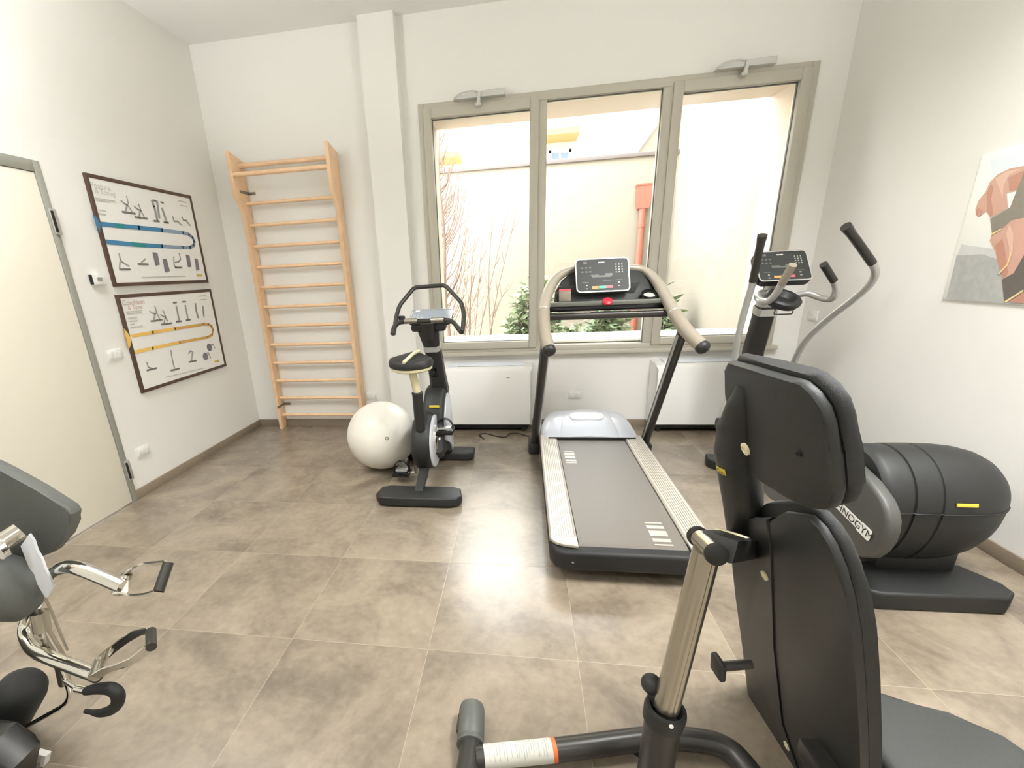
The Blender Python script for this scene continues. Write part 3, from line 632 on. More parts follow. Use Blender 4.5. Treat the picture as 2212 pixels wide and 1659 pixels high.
# ------------------------------------------------------------------ wall bars
t = thing('wall_bars', 'tall beech wall bars with projecting top boards left of the window', 'wall bars', (-2.06, 4.30, 0))
LX, RX_ = -2.50, -1.605
for x, lab in ((LX, 0), (RX_, 1)):
    bm = NB(); pts = [(4.235, 0.0), (4.325, 0.0), (4.345, .10), (4.345, 2.50), (4.135, 2.545), (4.135, 2.20), (4.235, 2.06)]
    prism(bm, [(x-.018, y, z) for y, z in pts], (.036, 0, 0), .006); obj('upright', bm, 'beech', t)
for k in range(12):
    z = .141+.1825*k; bm = NB(); tube(bm, [(LX+.01, 4.285, z), (RX_-.01, 4.285, z)], .0175, 14, sx=1., sy=.9); obj('rung', bm, 'beech', t)
bm = NB(); tube(bm, [(LX+.01, 4.27, 2.452), (RX_-.01, 4.27, 2.452)], .02, 14); obj('rung', bm, 'beech', t)
bm = NB(); tube(bm, [(LX+.01, 4.155, 2.362), (RX_-.01, 4.155, 2.362)], .02, 14); obj('rung', bm, 'beech', t)
for z in (2.24, .245):
    bm = NB(); box(bm, (LX+.018, 4.20, z-.012), (LX+.023, 4.349, z+.012), .001); box(bm, (LX+.018, 4.344, z-.012), (LX+.085, 4.349, z+.012), .001); lathe(bm, [(.006,0),(.006,.004),(0,.005)], (LX+.065, 4.344, z), (0,-1,0), 12)
    obj('wall_bracket', bm, 'zinc', t)

# ------------------------------------------------------------------ exercise ball
bx, by, br = -1.108, 3.324, .272
t = thing('exercise_ball', 'large white inflatable exercise ball beside the bike', 'ball', (bx, by, 0))
bm = NB(); bmesh.ops.create_uvsphere(bm, u_segments=48, v_segments=28, radius=br)
for v in bm.verts: v.co = Vector((v.co.x, v.co.y, max(v.co.z*.99, -br*.985)))+Vector((bx, by, br*.985))
obj('shell', bm, 'ball_vinyl', t, smooth=60)
n = (Vector((0,0,1.469))-Vector((bx,by,br))).normalized(); n = (n+Vector((.13,0,-.10))).normalized()
bm = NB(); lathe(bm, [(.014,-.004),(.014,.0015),(.008,.003),(.007,.0),(0,-.001)], Vector((bx,by,br*.985))+n*br*.994, n, 16); obj('valve_plug', bm, 'zinc', t)

# ------------------------------------------------------------------ shared display panel
def display(parent, O, right, up, w, h, keys, thick=.035, name='display', face='console_black'):
    R, U = Vector(right).normalized(), Vector(up).normalized(); N = R.cross(U).normalized(); O = Vector(O)   # N points at the user
    P = lambda a, b, c: O+R*a+U*b+N*c
    bm = NB(); prism(bm, [P(a, b, 0) for a, b in rrect(w, h, .028)], -N*thick, .006); d = obj(name, bm, 'dark_plastic', parent)
    bm = NB(); A = rrect(w, h, .028); B = rrect(w-.014, h-.014, .022); n = len(A)
    for c0, c1 in ((0, .006),):
        v = [[bm.verts.new(P(a, b, c)) for a, b in S] for S, c in ((A, c0), (A, c1), (B, c1), (B, c0))]
        for i in range(3):
            for k in range(n): bm.faces.new((v[i][k], v[i][(k+1) % n], v[i+1][(k+1) % n], v[i+1][k]))
    obj('bezel', bm, 'silver_paint', d)
    bm = NB(); prism(bm, [P(a, b, .003) for a, b in B], -N*.003); obj('face', bm, face, d)
    for nm, m, rects in keys:
        bm = NB()
        for a, b, ww, hh in rects: flat(bm, [P((a-.5)*w-ww/2, (.5-b)*h-hh/2, .0036), P((a-.5)*w+ww/2, (.5-b)*h-hh/2, .0036), P((a-.5)*w+ww/2, (.5-b)*h+hh/2, .0036), P((a-.5)*w-ww/2, (.5-b)*h+hh/2, .0036)])
        obj(nm, bm, m, d, smooth=0, recalc=False)
    return d
KEYS = [('number_keys', 'key_grey', [(.76+.055*i, .20+.075*j, .007, .009) for i in range(3) for j in range(4)]),
        ('quick_keys', 'key_dim', [(.13+.075*i, .27+.12*j, .013, .009) for i in range(3) for j in range(2)]), ('heart_key', 'key_dim', [(.19, .12, .022, .016)]),
        ('display_window', 'key_dim', [(.36, .50, .05, .009), (.62, .49, .045, .016), (.48, .535, .12, .012), (.58, .66, .045, .004), (.18, .70, .04, .004), (.80, .66, .045, .004)]),
        ('level_keys', 'key_grey', [(.20, .79, .011, .008), (.20, .89, .011, .006), (.80, .73, .013, .008), (.80, .83, .013, .006)]),
        ('pause_key', 'btn_orange', [(.355, .86, .040, .018)]), ('start_key', 'btn_green', [(.49, .855, .045, .017)]), ('stop_key', 'btn_pink', [(.62, .85, .042, .017)]),
        ('maker_badge', 'sticker_paper', [(.49, .125, .040, .008)])]

# ------------------------------------------------------------------ treadmill
t = thing('treadmill', 'large treadmill with silver hood and black console facing the window', 'treadmill', (.53, 2.8, 0))
bm = NB(); prism(bm, [(.136,2.02,.068),(.16,1.965,.068),(.20,1.945,.068),(.85,1.945,.068),(.89,1.965,.068),(.912,2.02,.068),(.912,3.62,.068),(.136,3.62,.068)], (0,0,.105), .02, 3); ch = obj('chassis', bm, 'black_rubber', t)
bm = NB(); lathe(bm, [(.006,0),(.006,.003),(0,.004)], (.24,1.945,.12), (0,-1,0), 10); obj('screw', bm, 'satin_steel', ch)
for x0, x1 in ((.136,.268),(.782,.912)):
    bm = NB(); n = 9; top = []
    for k in range(n):
        a = x0+.012+(x1-x0-.024)*k/n; b = x0+.012+(x1-x0-.024)*(k+1)/n
        top += [(a, .1915), (a+(b-a)*.7, .1915), (a+(b-a)*.8, .1875), (a+(b-a)*.95, .1875)]
    pr_ = [(x0, .16), (x0, .182), (x0+.008, .1915)]+top+[(x1-.008, .1915), (x1, .186), (x1, .16)]
    prism(bm, [(x, 2.06, z) for x, z in pr_], (0, 1.50, 0)); r = obj('side_rail', bm, 'rail_metal', t)
    bm = NB(); inner = x1 if x0 < .5 else x0; outer = x0 if x0 < .5 else x1
    prism(bm, [(outer, 2.06, .176), (inner, 2.06, .176), (inner, 1.975, .176), ((outer+inner)/2, 1.985, .176), (outer+(.03 if x0 < .5 else -.03), 2.0, .176), (outer+(.006 if x0 < .5 else -.006), 2.03, .176)], (0,0,.0158), .003); obj('rail_end', bm, 'rail_metal', r)
bm = NB(); loft(bm, [[(x, y, z) for y, z in ((3.53,.150),(3.53,.1775),(2.03,.1775),(1.985,.170),(1.962,.145),(1.957,.12),(2.0,.11),(2.03,.150))] for x in (.274,.776)]); b = obj('belt', bm, 'belt', t)
bm = NB()
def belt_marks(x0, x1, y0):
    for dy, hh in ((0,.012),(.032,.030),(.085,.050),(.155,.030),(.205,.012)):
        flat(bm, [(x0, y0+dy, .1782), (x1, y0+dy, .1782), (x1, y0+dy+hh, .1782), (x0, y0+dy+hh, .1782)])
belt_marks(.632, .716, 2.03); obj('belt_mark', bm, 'rail_metal', b, smooth=0, recalc=False)
bm = NB(); belt_marks(.300, .372, 3.02); obj('belt_mark', bm, 'rail_metal', b, smooth=0, recalc=False)
def hood_ring(y, x0, x1, zt, zb=.09):
    e = min(.06, (zt-zb)*.6); w = (x1-x0)
    return [(x0, y, zb), (x0, y, zt-e), (x0+.02, y, zt-e*.45), (x0+.06, y, zt-.008), (x0+.14, y, zt), ((x0+x1)/2, y, zt+.004), (x1-.14, y, zt), (x1-.06, y, zt-.008), (x1-.02, y, zt-e*.45), (x1, y, zt-e), (x1, y, zb)]
bm = NB(); loft(bm, [hood_ring(*a) for a in ((3.485,.145,.895,.186),(3.51,.14,.90,.202),(3.60,.142,.896,.236),(3.72,.155,.875,.274),(3.85,.19,.84,.300),(3.95,.23,.80,.280),(4.0,.27,.76,.19),(4.01,.30,.73,.10))]); h = obj('motor_hood', bm, 'silver_plastic', t)
bm = NB(); loft(bm, [hood_ring(*a) for a in ((3.488,.262,.782,.204,.15),(3.52,.258,.786,.219,.15),(3.60,.262,.78,.249,.18),(3.72,.275,.767,.286,.2),(3.83,.30,.742,.308,.25),(3.88,.33,.712,.306,.25))]); obj('hood_panel', bm, 'silver_plastic', h)
bm = NB(); prism(bm, [(.52+a, 3.735+b_*.97, .290+b_*.27) for a, b_ in rrect(.27, .10, .045)], (0,-.002,.010), .004); obj('badge_plate', bm, 'white_plastic', h)
bm = NB(); box(bm, (.20,3.478,.176), (.86,3.492,.200), .004); obj('hood_lip', bm, 'black_rubber', h)
for x in (.20,.85):
    for y in (2.12,3.5):
        bm = NB(); lathe(bm, [(.035,0),(.035,.05),(.022,.072)], (x,y,0), seg=20); obj('foot', bm, 'black_rubber', t)
railL = [(0.1539,2.7800,1.0034),(0.1304,2.9000,1.1029),(0.1289,3.0400,1.2098),(0.1559,3.1600,1.3013),(0.2014,3.2600,1.3801),(0.2744,3.3300,1.4315)]
railR = [(0.8162,3.3300,1.3999),(0.8614,3.2600,1.3332),(0.8925,3.1600,1.2486),(0.9123,3.0400,1.1676),(0.9438,2.9000,1.0838),(1.0035,2.7800,1.0013)]
arch = railL[2:]+[(0.3771,3.3650,1.4500),(0.5580,3.3720,1.4500),(0.7462,3.3650,1.4349)]+railR[:4]
p_ = smooth_path(arch, 7); nn = len(p_)
bm = NB(); tube(bm, p_, [.022+.013*min(1., abs(i-(nn-1)/2)/(nn*.33))**2 for i in range(nn)], 18); obj('handrail', bm, 'handrail_paint', t)
for pts in (railL[:3], railR[::-1][:3]):
    bm = NB(); q = smooth_path(pts, 8); tube(bm, q, [.0385]*(len(q)-2)+[.0385,.038], 20); g = obj('hand_grip', bm, 'grip_grey', t)
    d0 = (Vector(q[0])-Vector(q[1])).normalized()
    bm = NB(); lathe(bm, [(.0395,-.012),(.0405,0),(.039,.012),(.030,.022),(.014,.028),(0,.029)], q[0], d0, 20); obj('end_cap', bm, 'dark_plastic', g)
    d1 = (Vector(q[-1])-Vector(q[-2])).normalized(); bm = NB(); lathe(bm, [(.0385,-.004),(.0400,-.002),(.0400,.004),(.036,.006)], q[-1], d1, 20); obj('grip_ring', bm, 'silver_paint', g)
bm = NB(); prism(bm, [(0.2063,3.2400,1.2475),(0.2157,3.2700,1.3142),(0.2591,3.3100,1.3822),(0.3272,3.3450,1.4318),(0.4066,3.3600,1.4515),(0.7127,3.3600,1.4394),(0.7781,3.3450,1.4160),(0.8318,3.3100,1.3620),(0.8734,3.2700,1.2922),(0.8956,3.2400,1.2409)], (0,.045,0), .008); cp = obj('console_panel', bm, 'console_black', t)
bm = NB(); obox(bm, ((.17+.925)/2,3.185,1.236), (.765,.05,.030), None, .008); sh = obj('console_shelf', bm, 'key_dim', t)
bm = NB(); obox(bm, (.548,3.20,1.205), (.75,.05,.034), None, .006); obj('shelf_front', bm, 'black_gloss', t)
bm = NB(); tube(bm, [(.165,3.12,1.165),(.935,3.12,1.165)], .024, 16); fb = obj('front_bar', bm, 'tube_dark', t)
for x0, x1 in ((.20,.43),(.66,.88)):
    bm = NB(); box(bm, (x0,3.098,1.184), (x1,3.128,1.1905), .002); obj('pulse_sensor', bm, 'satin_steel', fb)
up_ = (Vector((0.5019,3.2800,1.5093))-Vector((0.5124,3.2000,1.3019))).normalized()
display(t, (Vector((0.5019,3.2800,1.5093))+Vector((0.5124,3.2000,1.3019)))/2, (1,0,0), up_, .335, .222, KEYS)
bm = NB(); prism(bm, [(.30+a*1.0, 3.262, 1.298+b_) for a, b_ in ((-.07,.05),(.45,.05),(.40,-.05),(-.02,-.05))], (0,.03,0), .006); obj('display_neck', bm, 'console_black', t)
bm = NB(); lathe(bm, [(.030,0),(.032,.006),(.030,.014),(.018,.020),(0,.021)], (.536,3.162,1.240), (0,-.6,.8), 24); obj('stop_button', bm, 'red_button', t)
bm = NB(); box(bm, (.235,3.222,1.250), (.312,3.238,1.330), .004); c_ = obj('instruction_card', bm, 'grip_grey', t)
bm = NB(); box(bm, (.235,3.2205,1.318), (.312,3.2225,1.330)); obj('card_header', bm, 'btn_pink', c_)
bm = NB(); lathe(bm, [(.040,-.03),(.045,.0),(.049,.012),(.044,.014),(.040,.0),(.034,-.026),(0,-.028)], (.800,3.215,1.272), (0,-.5,.86), 28); c_ = obj('cup_holder', bm, 'black_gloss', t)
bm = NB(); lathe(bm, [(0,-.022),(.034,-.022),(.036,.0),(.030,.003),(0,.004)], (.800,3.215,1.268), (0,-.5,.86), 24); obj('cup_insert', bm, 'pot_green', c_)
for a, b_ in (((.095,3.70,.03), (0.1458,2.9300,1.0959)), ((.975,3.70,.05), (0.9443,2.9500,1.0803))):
    bm = NB(); tube(bm, [a, Vector(a).lerp(Vector(b_), .5), b_], [.040,.037,.035], 20, sx=.85, sy=1.1); u_ = obj('upright', bm, 'tube_dark', t)
    bm = NB(); dd = Vector(b_)-Vector(a); s = Vector((-.026 if a[0] > .5 else .026, -.022, 0)); tube(bm, [Vector(a)+s+dd*.04, Vector(b_)+s*.9-dd*.03], .009, 8); obj('light_strip', bm, 'silver_paint', u_)
for x in (.095,.975):
    bm = NB(); box(bm, (x-.045,3.60,.0), (x+.045,3.80,.10), .015); obj('upright_base', bm, 'dark_plastic', t)

bm = NB(); tube(bm, smooth_path([(-0.3529,3.9598,0.0060),(-0.4002,4.0597,0.0060),(-0.3519,4.1124,0.0060),(-0.2425,4.0365,0.0060),(-0.1559,4.0127,0.0060),(-0.1245,4.1023,0.0060),(-0.0384,4.1164,0.0060),(0.0552,4.0410,0.0060),(0.1534,4.0930,0.0060)], 6), .0055, 8)
obj('power_cord', bm, 'cable', t)

# ------------------------------------------------------------------ upright bike
t = thing('exercise_bike', 'dark grey upright exercise bike with looped handlebar near the pillar', 'exercise bike', (-.69, 3.05, 0))
bm = NB(); prism(bm, [(x, y, .012) for x, y in ((-.985,2.70),(-.955,2.655),(-.90,2.64),(-.48,2.64),(-.425,2.655),(-.395,2.70),(-.415,2.80),(-.47,2.83),(-.92,2.83),(-.975,2.80))], (0,0,.062), .012, 3); f_ = obj('rear_foot', bm, 'charcoal_plastic', t)
bm = NB(); prism(bm, [(x, y, 0) for x, y in ((-.95,2.68),(-.43,2.68),(-.43,2.80),(-.95,2.80))], (0,0,.014)); obj('foot_pad', bm, 'black_rubber', f_)
bm = NB(); prism(bm, [(x, y, .010) for x, y in ((-.965,3.47),(-.93,3.44),(-.44,3.44),(-.395,3.47),(-.395,3.58),(-.43,3.60),(-.93,3.60),(-.965,3.58))], (0,0,.062), .010, 3); f_ = obj('front_foot', bm, 'charcoal_plastic', t)
bm = NB(); box(bm, (-.93,3.47,0), (-.43,3.57,.012)); obj('foot_pad', bm, 'black_rubber', f_)
bm = NB(); loft(bm, [[(-.725,y,z),(-.67,y,z),(-.67,y2,z2),(-.725,y2,z2)] for y, z, y2, z2 in ((2.72,.06,2.80,.06),(2.85,.13,2.92,.09),(3.0,.20,3.05,.14))]); obj('rear_stem', bm, 'dark_plastic', t)
cy_, cz_ = 3.075, .318
bm = NB(); lathe(bm, [(.14,-.07),(.175,-.066),(.197,-.05),(.208,-.02),(.208,.02),(.200,.05),(.188,.066),(.14,.068)], (-.70,cy_,cz_), (1,0,0), 40); obj('flywheel_case', bm, 'charcoal_plastic', t)
bm = NB(); lathe(bm, [(.190,0),(.190,.008),(.18,.016),(.16,.018),(0,.018)], (-.633,cy_,cz_), (1,0,0), 40); sc_ = obj('side_cover', bm, 'silver_plastic', t)
bm = NB(); lathe(bm, [(.105,0),(.105,.012),(.085,.02),(.05,.022),(0,.022)], (-.616,cy_-.01,cz_+.02), (1,0,0), 32); obj('crank_cover', bm, 'chrome', sc_)
bm = NB(); pts = [(3.10,.36),(3.13,.50),(3.19,.59),(3.27,.655),(3.37,.665),(3.45,.60),(3.51,.44),(3.54,.07),(3.44,.06),(3.39,.14),(3.28,.20),(3.10,.17),(3.0,.25)]
prism(bm, [(-.725,y,z) for y, z in pts], (.155,0,0), .03, 3); fb_ = obj('front_fairing', bm, 'charcoal_plastic', t)
bm = NB(); prism(bm, [(-.572,y,z) for y, z in ((3.14,.44),(3.22,.56),(3.34,.62),(3.42,.58),(3.48,.42),(3.50,.12),(3.44,.10),(3.36,.20),(3.22,.26),(3.14,.30))], (.014,0,0), .006); obj('fairing_panel', bm, 'silver_plastic', fb_)
bm = NB(); obox(bm, (-0.6351,3.1520,0.5531), (.075,.006,.018), Matrix.Rotation(-.2,3,'X'), .002); obj('maker_badge', bm, 'yellow_print', fb_)
cb, cm, ct = Vector((-0.6231,3.3600,0.6104)), Vector((-0.6369,3.2900,0.8868)), Vector((-0.6506,3.2000,1.0986))
def col_ring(c, w, d_): return [c+Vector((sx*w, sy*d_, sy*d_*.35)) for sx, sy in ((-1,-.6),(-.7,-1),(.7,-1),(1,-.6),(1,.7),(.7,1),(-.7,1),(-1,.7))]
bm = NB(); loft(bm, [col_ring(cb, .066, .05), col_ring(cb.lerp(cm,.5), .058, .045), col_ring(cm, .056, .04), col_ring(cm.lerp(ct,.5), .058, .038), col_ring(ct, .075, .035)]); co = obj('column', bm, 'dark_plastic', t)
k_ = cm.lerp(ct,.42); bm = NB(); loft(bm, [col_ring(k_-Vector((0,0,.024)), .059,.043), col_ring(k_+Vector((0,0,.024)), .060,.042)]); obj('column_band', bm, 'silver_paint', co)
bm = NB(); obox(bm, cm.lerp(ct,-.3)+Vector((0,-.05,0)), (.03,.012,.16), Matrix.Rotation(.18,3,'X'), .004); obj('adjuster_slot', bm, 'black_gloss', co)
bm = NB(); lathe(bm, [(.012,0),(.012,.02),(.024,.024),(.026,.04),(.018,.052),(0,.054)], (-0.6448,3.2600,0.7797), (-.15,-1,.1), 18); obj('adjuster_knob', bm, 'black_gloss', co)
hb = smooth_path(round_path([(-0.8445,2.9800,1.1012),(-0.8420,3.0200,1.1447),(-0.8403,3.0700,1.2062),(-0.8276,3.1300,1.2738),(-0.7412,3.2400,1.3835),(-0.5235,3.2400,1.3893),(-0.3997,3.1300,1.2724),(-0.3827,3.0700,1.2022),(-0.3835,3.0000,1.1208),(-0.3866,2.9700,1.1010)], .03, 3), 2)
bm = NB(); tube(bm, hb, .0145, 12); obj('handlebar_loop', bm, 'tube_dark', t)
hb = smooth_path([(-0.8451,2.9600,1.1039),(-0.8398,3.0000,1.1439),(-0.8258,3.0500,1.1651),(-0.7971,3.0900,1.1691),(-0.7118,3.1100,1.1672),(-0.6337,3.1200,1.1667),(-0.5522,3.1100,1.1680),(-0.4860,3.0900,1.1679),(-0.4466,3.0500,1.1557),(-0.4165,3.0000,1.1277),(-0.3883,2.9600,1.1023)], 4)
bm = NB(); tube(bm, hb, .0165, 12); hb_ = obj('handlebar', bm, 'tube_dark', t)
for a, b_ in (((-0.7924,3.0850,1.1725), (-0.7061,3.1000,1.1711)), ((-0.6092,3.1100,1.1699), (-0.5171,3.0900,1.1719))):
    bm = NB(); tube(bm, [Vector(a)+Vector((0,-.001,.001)), Vector(b_)+Vector((0,-.001,.001))], .0172, 12); obj('pulse_sensor', bm, 'satin_steel', hb_)
bm = NB(); obox(bm, (-0.8106,3.1000,1.1931), (.045,.03,.03), None, .008); obj('brake_lever', bm, 'dark_plastic', hb_)
dt, db = Vector((-0.6433,3.3600,1.2209)), Vector((-0.6323,3.1600,1.1594))
display(t, (dt+db)/2, (1,0,0), (dt-db).normalized(), .30, (dt-db).length, [('number_keys','white_print',[(.14,.12,.03,.03)]), ('quick_keys','key_grey',[(.10+.09*i,.52+.2*j,.018,.012) for i in range(3) for j in range(2)])], .03, face='screen_sky')
bm = NB(); obox(bm, (dt+db)/2+Vector((-.01,-.02,-.055)), (.25,.16,.05), Matrix.Rotation(.4,3,'X'), .02); obj('display_tray', bm, 'dark_plastic', t)
bm = NB(); loft(bm, [col_ring(ct+Vector((0,0,-.06)), .05,.03), col_ring(Vector((-0.6450,3.1400,1.1526)), .048,.022)]); obj('handlebar_stem', bm, 'dark_plastic', t)
sp0, sp1, sp2 = Vector((-0.6981,2.9300,0.4518)), Vector((-0.6924,2.9000,0.7104)), Vector((-0.7123,2.8700,0.8951))
bm = NB(); tube(bm, [sp0, sp1], .036, 18); ps = obj('post_sleeve', bm, 'charcoal_plastic', t)
bm = NB(); lathe(bm, [(.038,0),(.039,.012),(.030,.02)], sp1, sp1-sp0, 20); obj('sleeve_collar', bm, 'dark_plastic', ps)
bm = NB(); tube(bm, [sp1, sp2], .026, 16); obj('seat_post', bm, 'seat_cream', t)
sx_, sy_, sz_ = -.715, 2.86, .945
def sad(k, z, s): 
    out = []
    for i in range(28):
        a = 2*PI*i/28; x = math.sin(a); y = math.cos(a); w = .148*(1-.62*max(0,y)**.8)
        out.append((sx_+x*w*s, sy_+.02+(y*.17 if y > 0 else y*.115)*s, z+(.012*y)))
    return out
bm = NB(); loft(bm, [sad(0, sz_-.038, .93), sad(0, sz_-.030, .99), sad(0, sz_-.005, 1.0), sad(0, sz_+.014, .93), sad(0, sz_+.024, .75), sad(0, sz_+.026, .4)]); se = obj('saddle', bm, 'dark_plastic', t)
bm = NB(); loft(bm, [sad(0, sz_-.062, .80), sad(0, sz_-.052, .93), sad(0, sz_-.037, .95)]); obj('saddle_base', bm, 'seat_cream', se)
bm = NB(); tube(bm, smooth_path([(-0.7358,2.7600,0.9501),(-0.7175,2.8000,0.9655),(-0.6906,2.8600,0.9896),(-0.6667,2.9200,0.9968)], 4), [.011]*13, 10); obj('seat_handle', bm, 'seat_cream', t)
def pedal(c, s):
    c = Vector(c); bm = NB(); box(bm, c-Vector((.062,.06,.017)), c+Vector((.062,.06,.017)), .006); p = obj('pedal', bm, 'black_gloss', t)
    bm = NB(); box(bm, c+Vector((-.045,-.03,.010)), c+Vector((.045,.052,.030)), .006); obj('pedal_cradle', bm, 'silver_paint', p)
    bm = NB(); tube(bm, smooth_path([c+Vector((-.056,-.01,0)), c+Vector((-.058,.0,.045)), c+Vector((-.03,.0,.085)), c+Vector((.02,.0,.088)), c+Vector((.054,.0,.05)), c+Vector((.058,-.01,.0))], 5), .012, 8, sx=1.9, sy=.35); obj('pedal_strap', bm, 'black_rubber', p)
    bm = NB(); x0 = -.595 if s > 0 else -.785
    tube(bm, [(x0, cy_, cz_), (x0, c.y, c.z)], .014, 10, sx=1.6, sy=.8); tube(bm, [(x0, c.y, c.z), (c.x, c.y, c.z)], .009, 10); obj('crank_arm', bm, 'satin_steel', t)
pedal((-0.5572,3.1200,0.3792), 1); pedal((-0.8916,3.0600,0.0678), -1)

# ------------------------------------------------------------------ elliptical trainer
t = thing('elliptical_trainer', 'elliptical cross trainer with ribbed black drum by the right wall', 'elliptical trainer', (1.77, 2.7, 0))
bm = NB(); prism(bm, [(x, y, 0) for x, y in ((1.47,1.90),(1.52,1.875),(1.99,1.885),(2.045,1.93),(2.05,1.99),(1.98,2.12),(1.50,2.12),(1.46,2.05))], (0,0,.085), .014, 3); obj('rear_foot', bm, 'charcoal_plastic', t)
bm = NB(); prism(bm, [(x, y, 0) for x, y in ((1.36,3.40),(1.39,3.345),(2.06,3.345),(2.10,3.40),(2.10,3.50),(1.38,3.50))], (0,0,.07), .012, 3); obj('front_foot', bm, 'charcoal_plastic', t)
bm = NB(); box(bm, (1.68,2.1,.03), (1.84,3.86,.12), .02); obj('base_beam', bm, 'charcoal_plastic', t)
def dr(x, s, dz=0.): return [(x, 2.165+.215*s*math.cos(a), .425+dz+(.225 if math.sin(a) > 0 else .325)*s*math.sin(a)) for a in [2*PI*k/48 for k in range(48)]]
bm = NB(); prof = [(1.50,.90),(1.515,.965),(1.53,.985),(1.60,.985),(1.603,.962),(1.609,.962),(1.612,.995),(1.70,1.0),(1.703,.976),(1.709,.976),(1.712,1.0),(1.80,.99),(1.87,.955),(1.93,.88),(1.975,.77),(2.01,.62),(2.035,.44),(2.046,.25),(2.05,.08)]
loft(bm, [dr(x, s) for x, s in prof]); dm = obj('flywheel_drum', bm, 'charcoal_plastic', t)
bm = NB()
for x, s in prof[2:18:1]: pass
pts = [(x, 2.165-.2155*s-.0005, .425) for x, s in prof[1:18]]; tube(bm, pts, .004, 6); obj('drum_seam', bm, 'black_rubber', dm)
bm = NB(); obox(bm, (1.785,1.951,.472), (.075,.006,.015), Matrix.Rotation(-.25,3,'X'), .002); obj('maker_badge', bm, 'yellow_print', dm)
bm = NB(); box(bm, (1.60,2.06,.06), (1.93,2.28,.20), .03); obj('drum_stand', bm, 'dark_plastic', t)
armp = [(1.842,.40),(1.850,.445),(1.872,.482),(1.91,.515),(2.0,.555),(2.11,.580),(2.26,.575),(2.5,.48),(2.9,.38),(3.3,.33),(3.34,.26),(3.3,.20),(2.685,.11),(2.217,.185),(2.0,.205),(1.94,.215),(1.895,.245),(1.862,.295),(1.846,.35)]
bm = NB(); prism(bm, [(1.438,y,z) for y, z in armp], (.06,0,0), .018, 4); ar = obj('pedal_arm', bm, 'arm_plastic', t)
c0 = Vector((1.4365, 1.925, .342)); dirr = Vector((0, -.985, -.12)).normalized(); upv = Vector((0,-.12,.985)).normalized()
w0 = Vector((1.4365, 2.235, .385))
bm = NB(); e_ = (c0-w0); L_ = e_.length; r_ = e_.normalized(); u_ = Vector((1,0,0)).cross(r_); u_ = u_ if u_.z > 0 else -u_
pl = [(-.01,-.020),(L_*.80,-.020),(L_*.81,-.027),(L_+.012,-.027),(L_+.02,-.018),(L_+.02,.018),(L_+.012,.026),(L_*.86,.026),(L_*.84,.022),(.30*L_,.022),(-.01,.022)]
prism(bm, [w0+r_*a+u_*b_ for a, b_ in pl], (-.0015,0,0)); pp_ = obj('name_plate', bm, 'white_print', ar, smooth=0)
obj('lettering', text_bm('TECHNOGYM', .046, w0+r_*.006-u_*.015+Vector((-.0024,0,0)), r_, u_, .0004, sx=L_*1.02/.27), 'black_print', pp_, smooth=0, recalc=False)
bm = NB(); prism(bm, [(2.0,y,z) for y, z in ((2.36,.40),(2.6,.38),(3.2,.30),(3.24,.24),(3.2,.2),(2.5,.24),(2.36,.32))], (.05,0,0), .014, 2); obj('pedal_arm', bm, 'tube_dark', t)
for x, y, z in ((1.56,2.95,.34),(1.93,2.80,.36)):
    bm = NB(); box(bm, (x-.075,y-.19,z), (x+.075,y+.19,z+.03), .012); p_ = obj('foot_platform', bm, 'dark_plastic', t)
    bm = NB(); box(bm, (x-.10,y-.05,.22), (x+.10,y+.05,z+.004), .01); obj('platform_bracket', bm, 'dark_plastic', p_)
ca, cbm, cc = Vector((1.745,3.80,.06)), Vector((1.6896,3.7000,0.8035)), Vector((1.6698,3.5800,1.1463))
def ec(c, w, d_): return [c+Vector((sx*w, sy*d_, sy*d_*.2)) for sx, sy in ((-1,-.6),(-.75,-1),(.75,-1),(1,-.6),(1,.7),(.7,1),(-.7,1),(-1,.7))]
bm = NB(); loft(bm, [ec(ca,.09,.075), ec(ca.lerp(cbm,.35),.072,.06), ec(cbm,.062,.05), ec(cc,.06,.045)]); co = obj('column', bm, 'tube_dark', t)
k_ = cbm.lerp(cc,.90); bm = NB(); loft(bm, [ec(k_-Vector((0,0,.026)),.0635,.053), ec(k_+Vector((0,0,.026)),.0635,.052)]); obj('column_band', bm, 'silver_paint', co)
bm = NB(); loft(bm, [ec(cc,.058,.045), ec(Vector((1.6835,3.5400,1.2553)),.05,.04), ec(Vector((1.6808,3.5000,1.3309)),.05,.03)]); obj('console_neck', bm, 'silver_paint', t)
dt, db = Vector((1.6754,3.5400,1.4969)), Vector((1.6799,3.4000,1.3127))
display(t, (dt+db)/2, (1,-.0,0), (dt-db).normalized(), .315, (dt-db).length, KEYS, .05)
hc = Vector((1.6620,3.3600,1.2060)); ax = Vector((.12,-.45,.88)).normalized()
bm = NB(); lathe(bm, [(0,-.05),(.05,-.048),(.092,-.035),(.106,-.01),(.106,.008),(.095,.018),(.070,.018),(.060,.004),(.045,-.012),(0,-.014)], hc, ax, 32); hh = obj('bottle_holder', bm, 'dark_plastic', t)
bm = NB(); tube(bm, round_path([hc+Vector((-.05,-.03,-.06)), hc+Vector((-.06,-.04,-.095)), hc+Vector((.05,-.04,-.095)), hc+Vector((.055,-.03,-.05))], .012), .004, 6); obj('wire_hook', bm, 'tube_dark', hh)
pL = smooth_path([(1.6725,3.5300,1.2230),(1.5905,3.5000,1.2399),(1.5458,3.4500,1.2203),(1.5384,3.3800,1.1952),(1.5576,3.3200,1.1982),(1.5680,3.2700,1.2403),(1.5703,3.2200,1.3057)], 5)
bm = NB(); tube(bm, pL, .0215, 14); fh = obj('fixed_handle', bm, 'silver_paint', t)
bm = NB(); tube(bm, [(1.5686,3.2210,1.3030),(1.5735,3.1400,1.4149)], .0225, 14); obj('hand_grip', bm, 'grip_grey', fh)
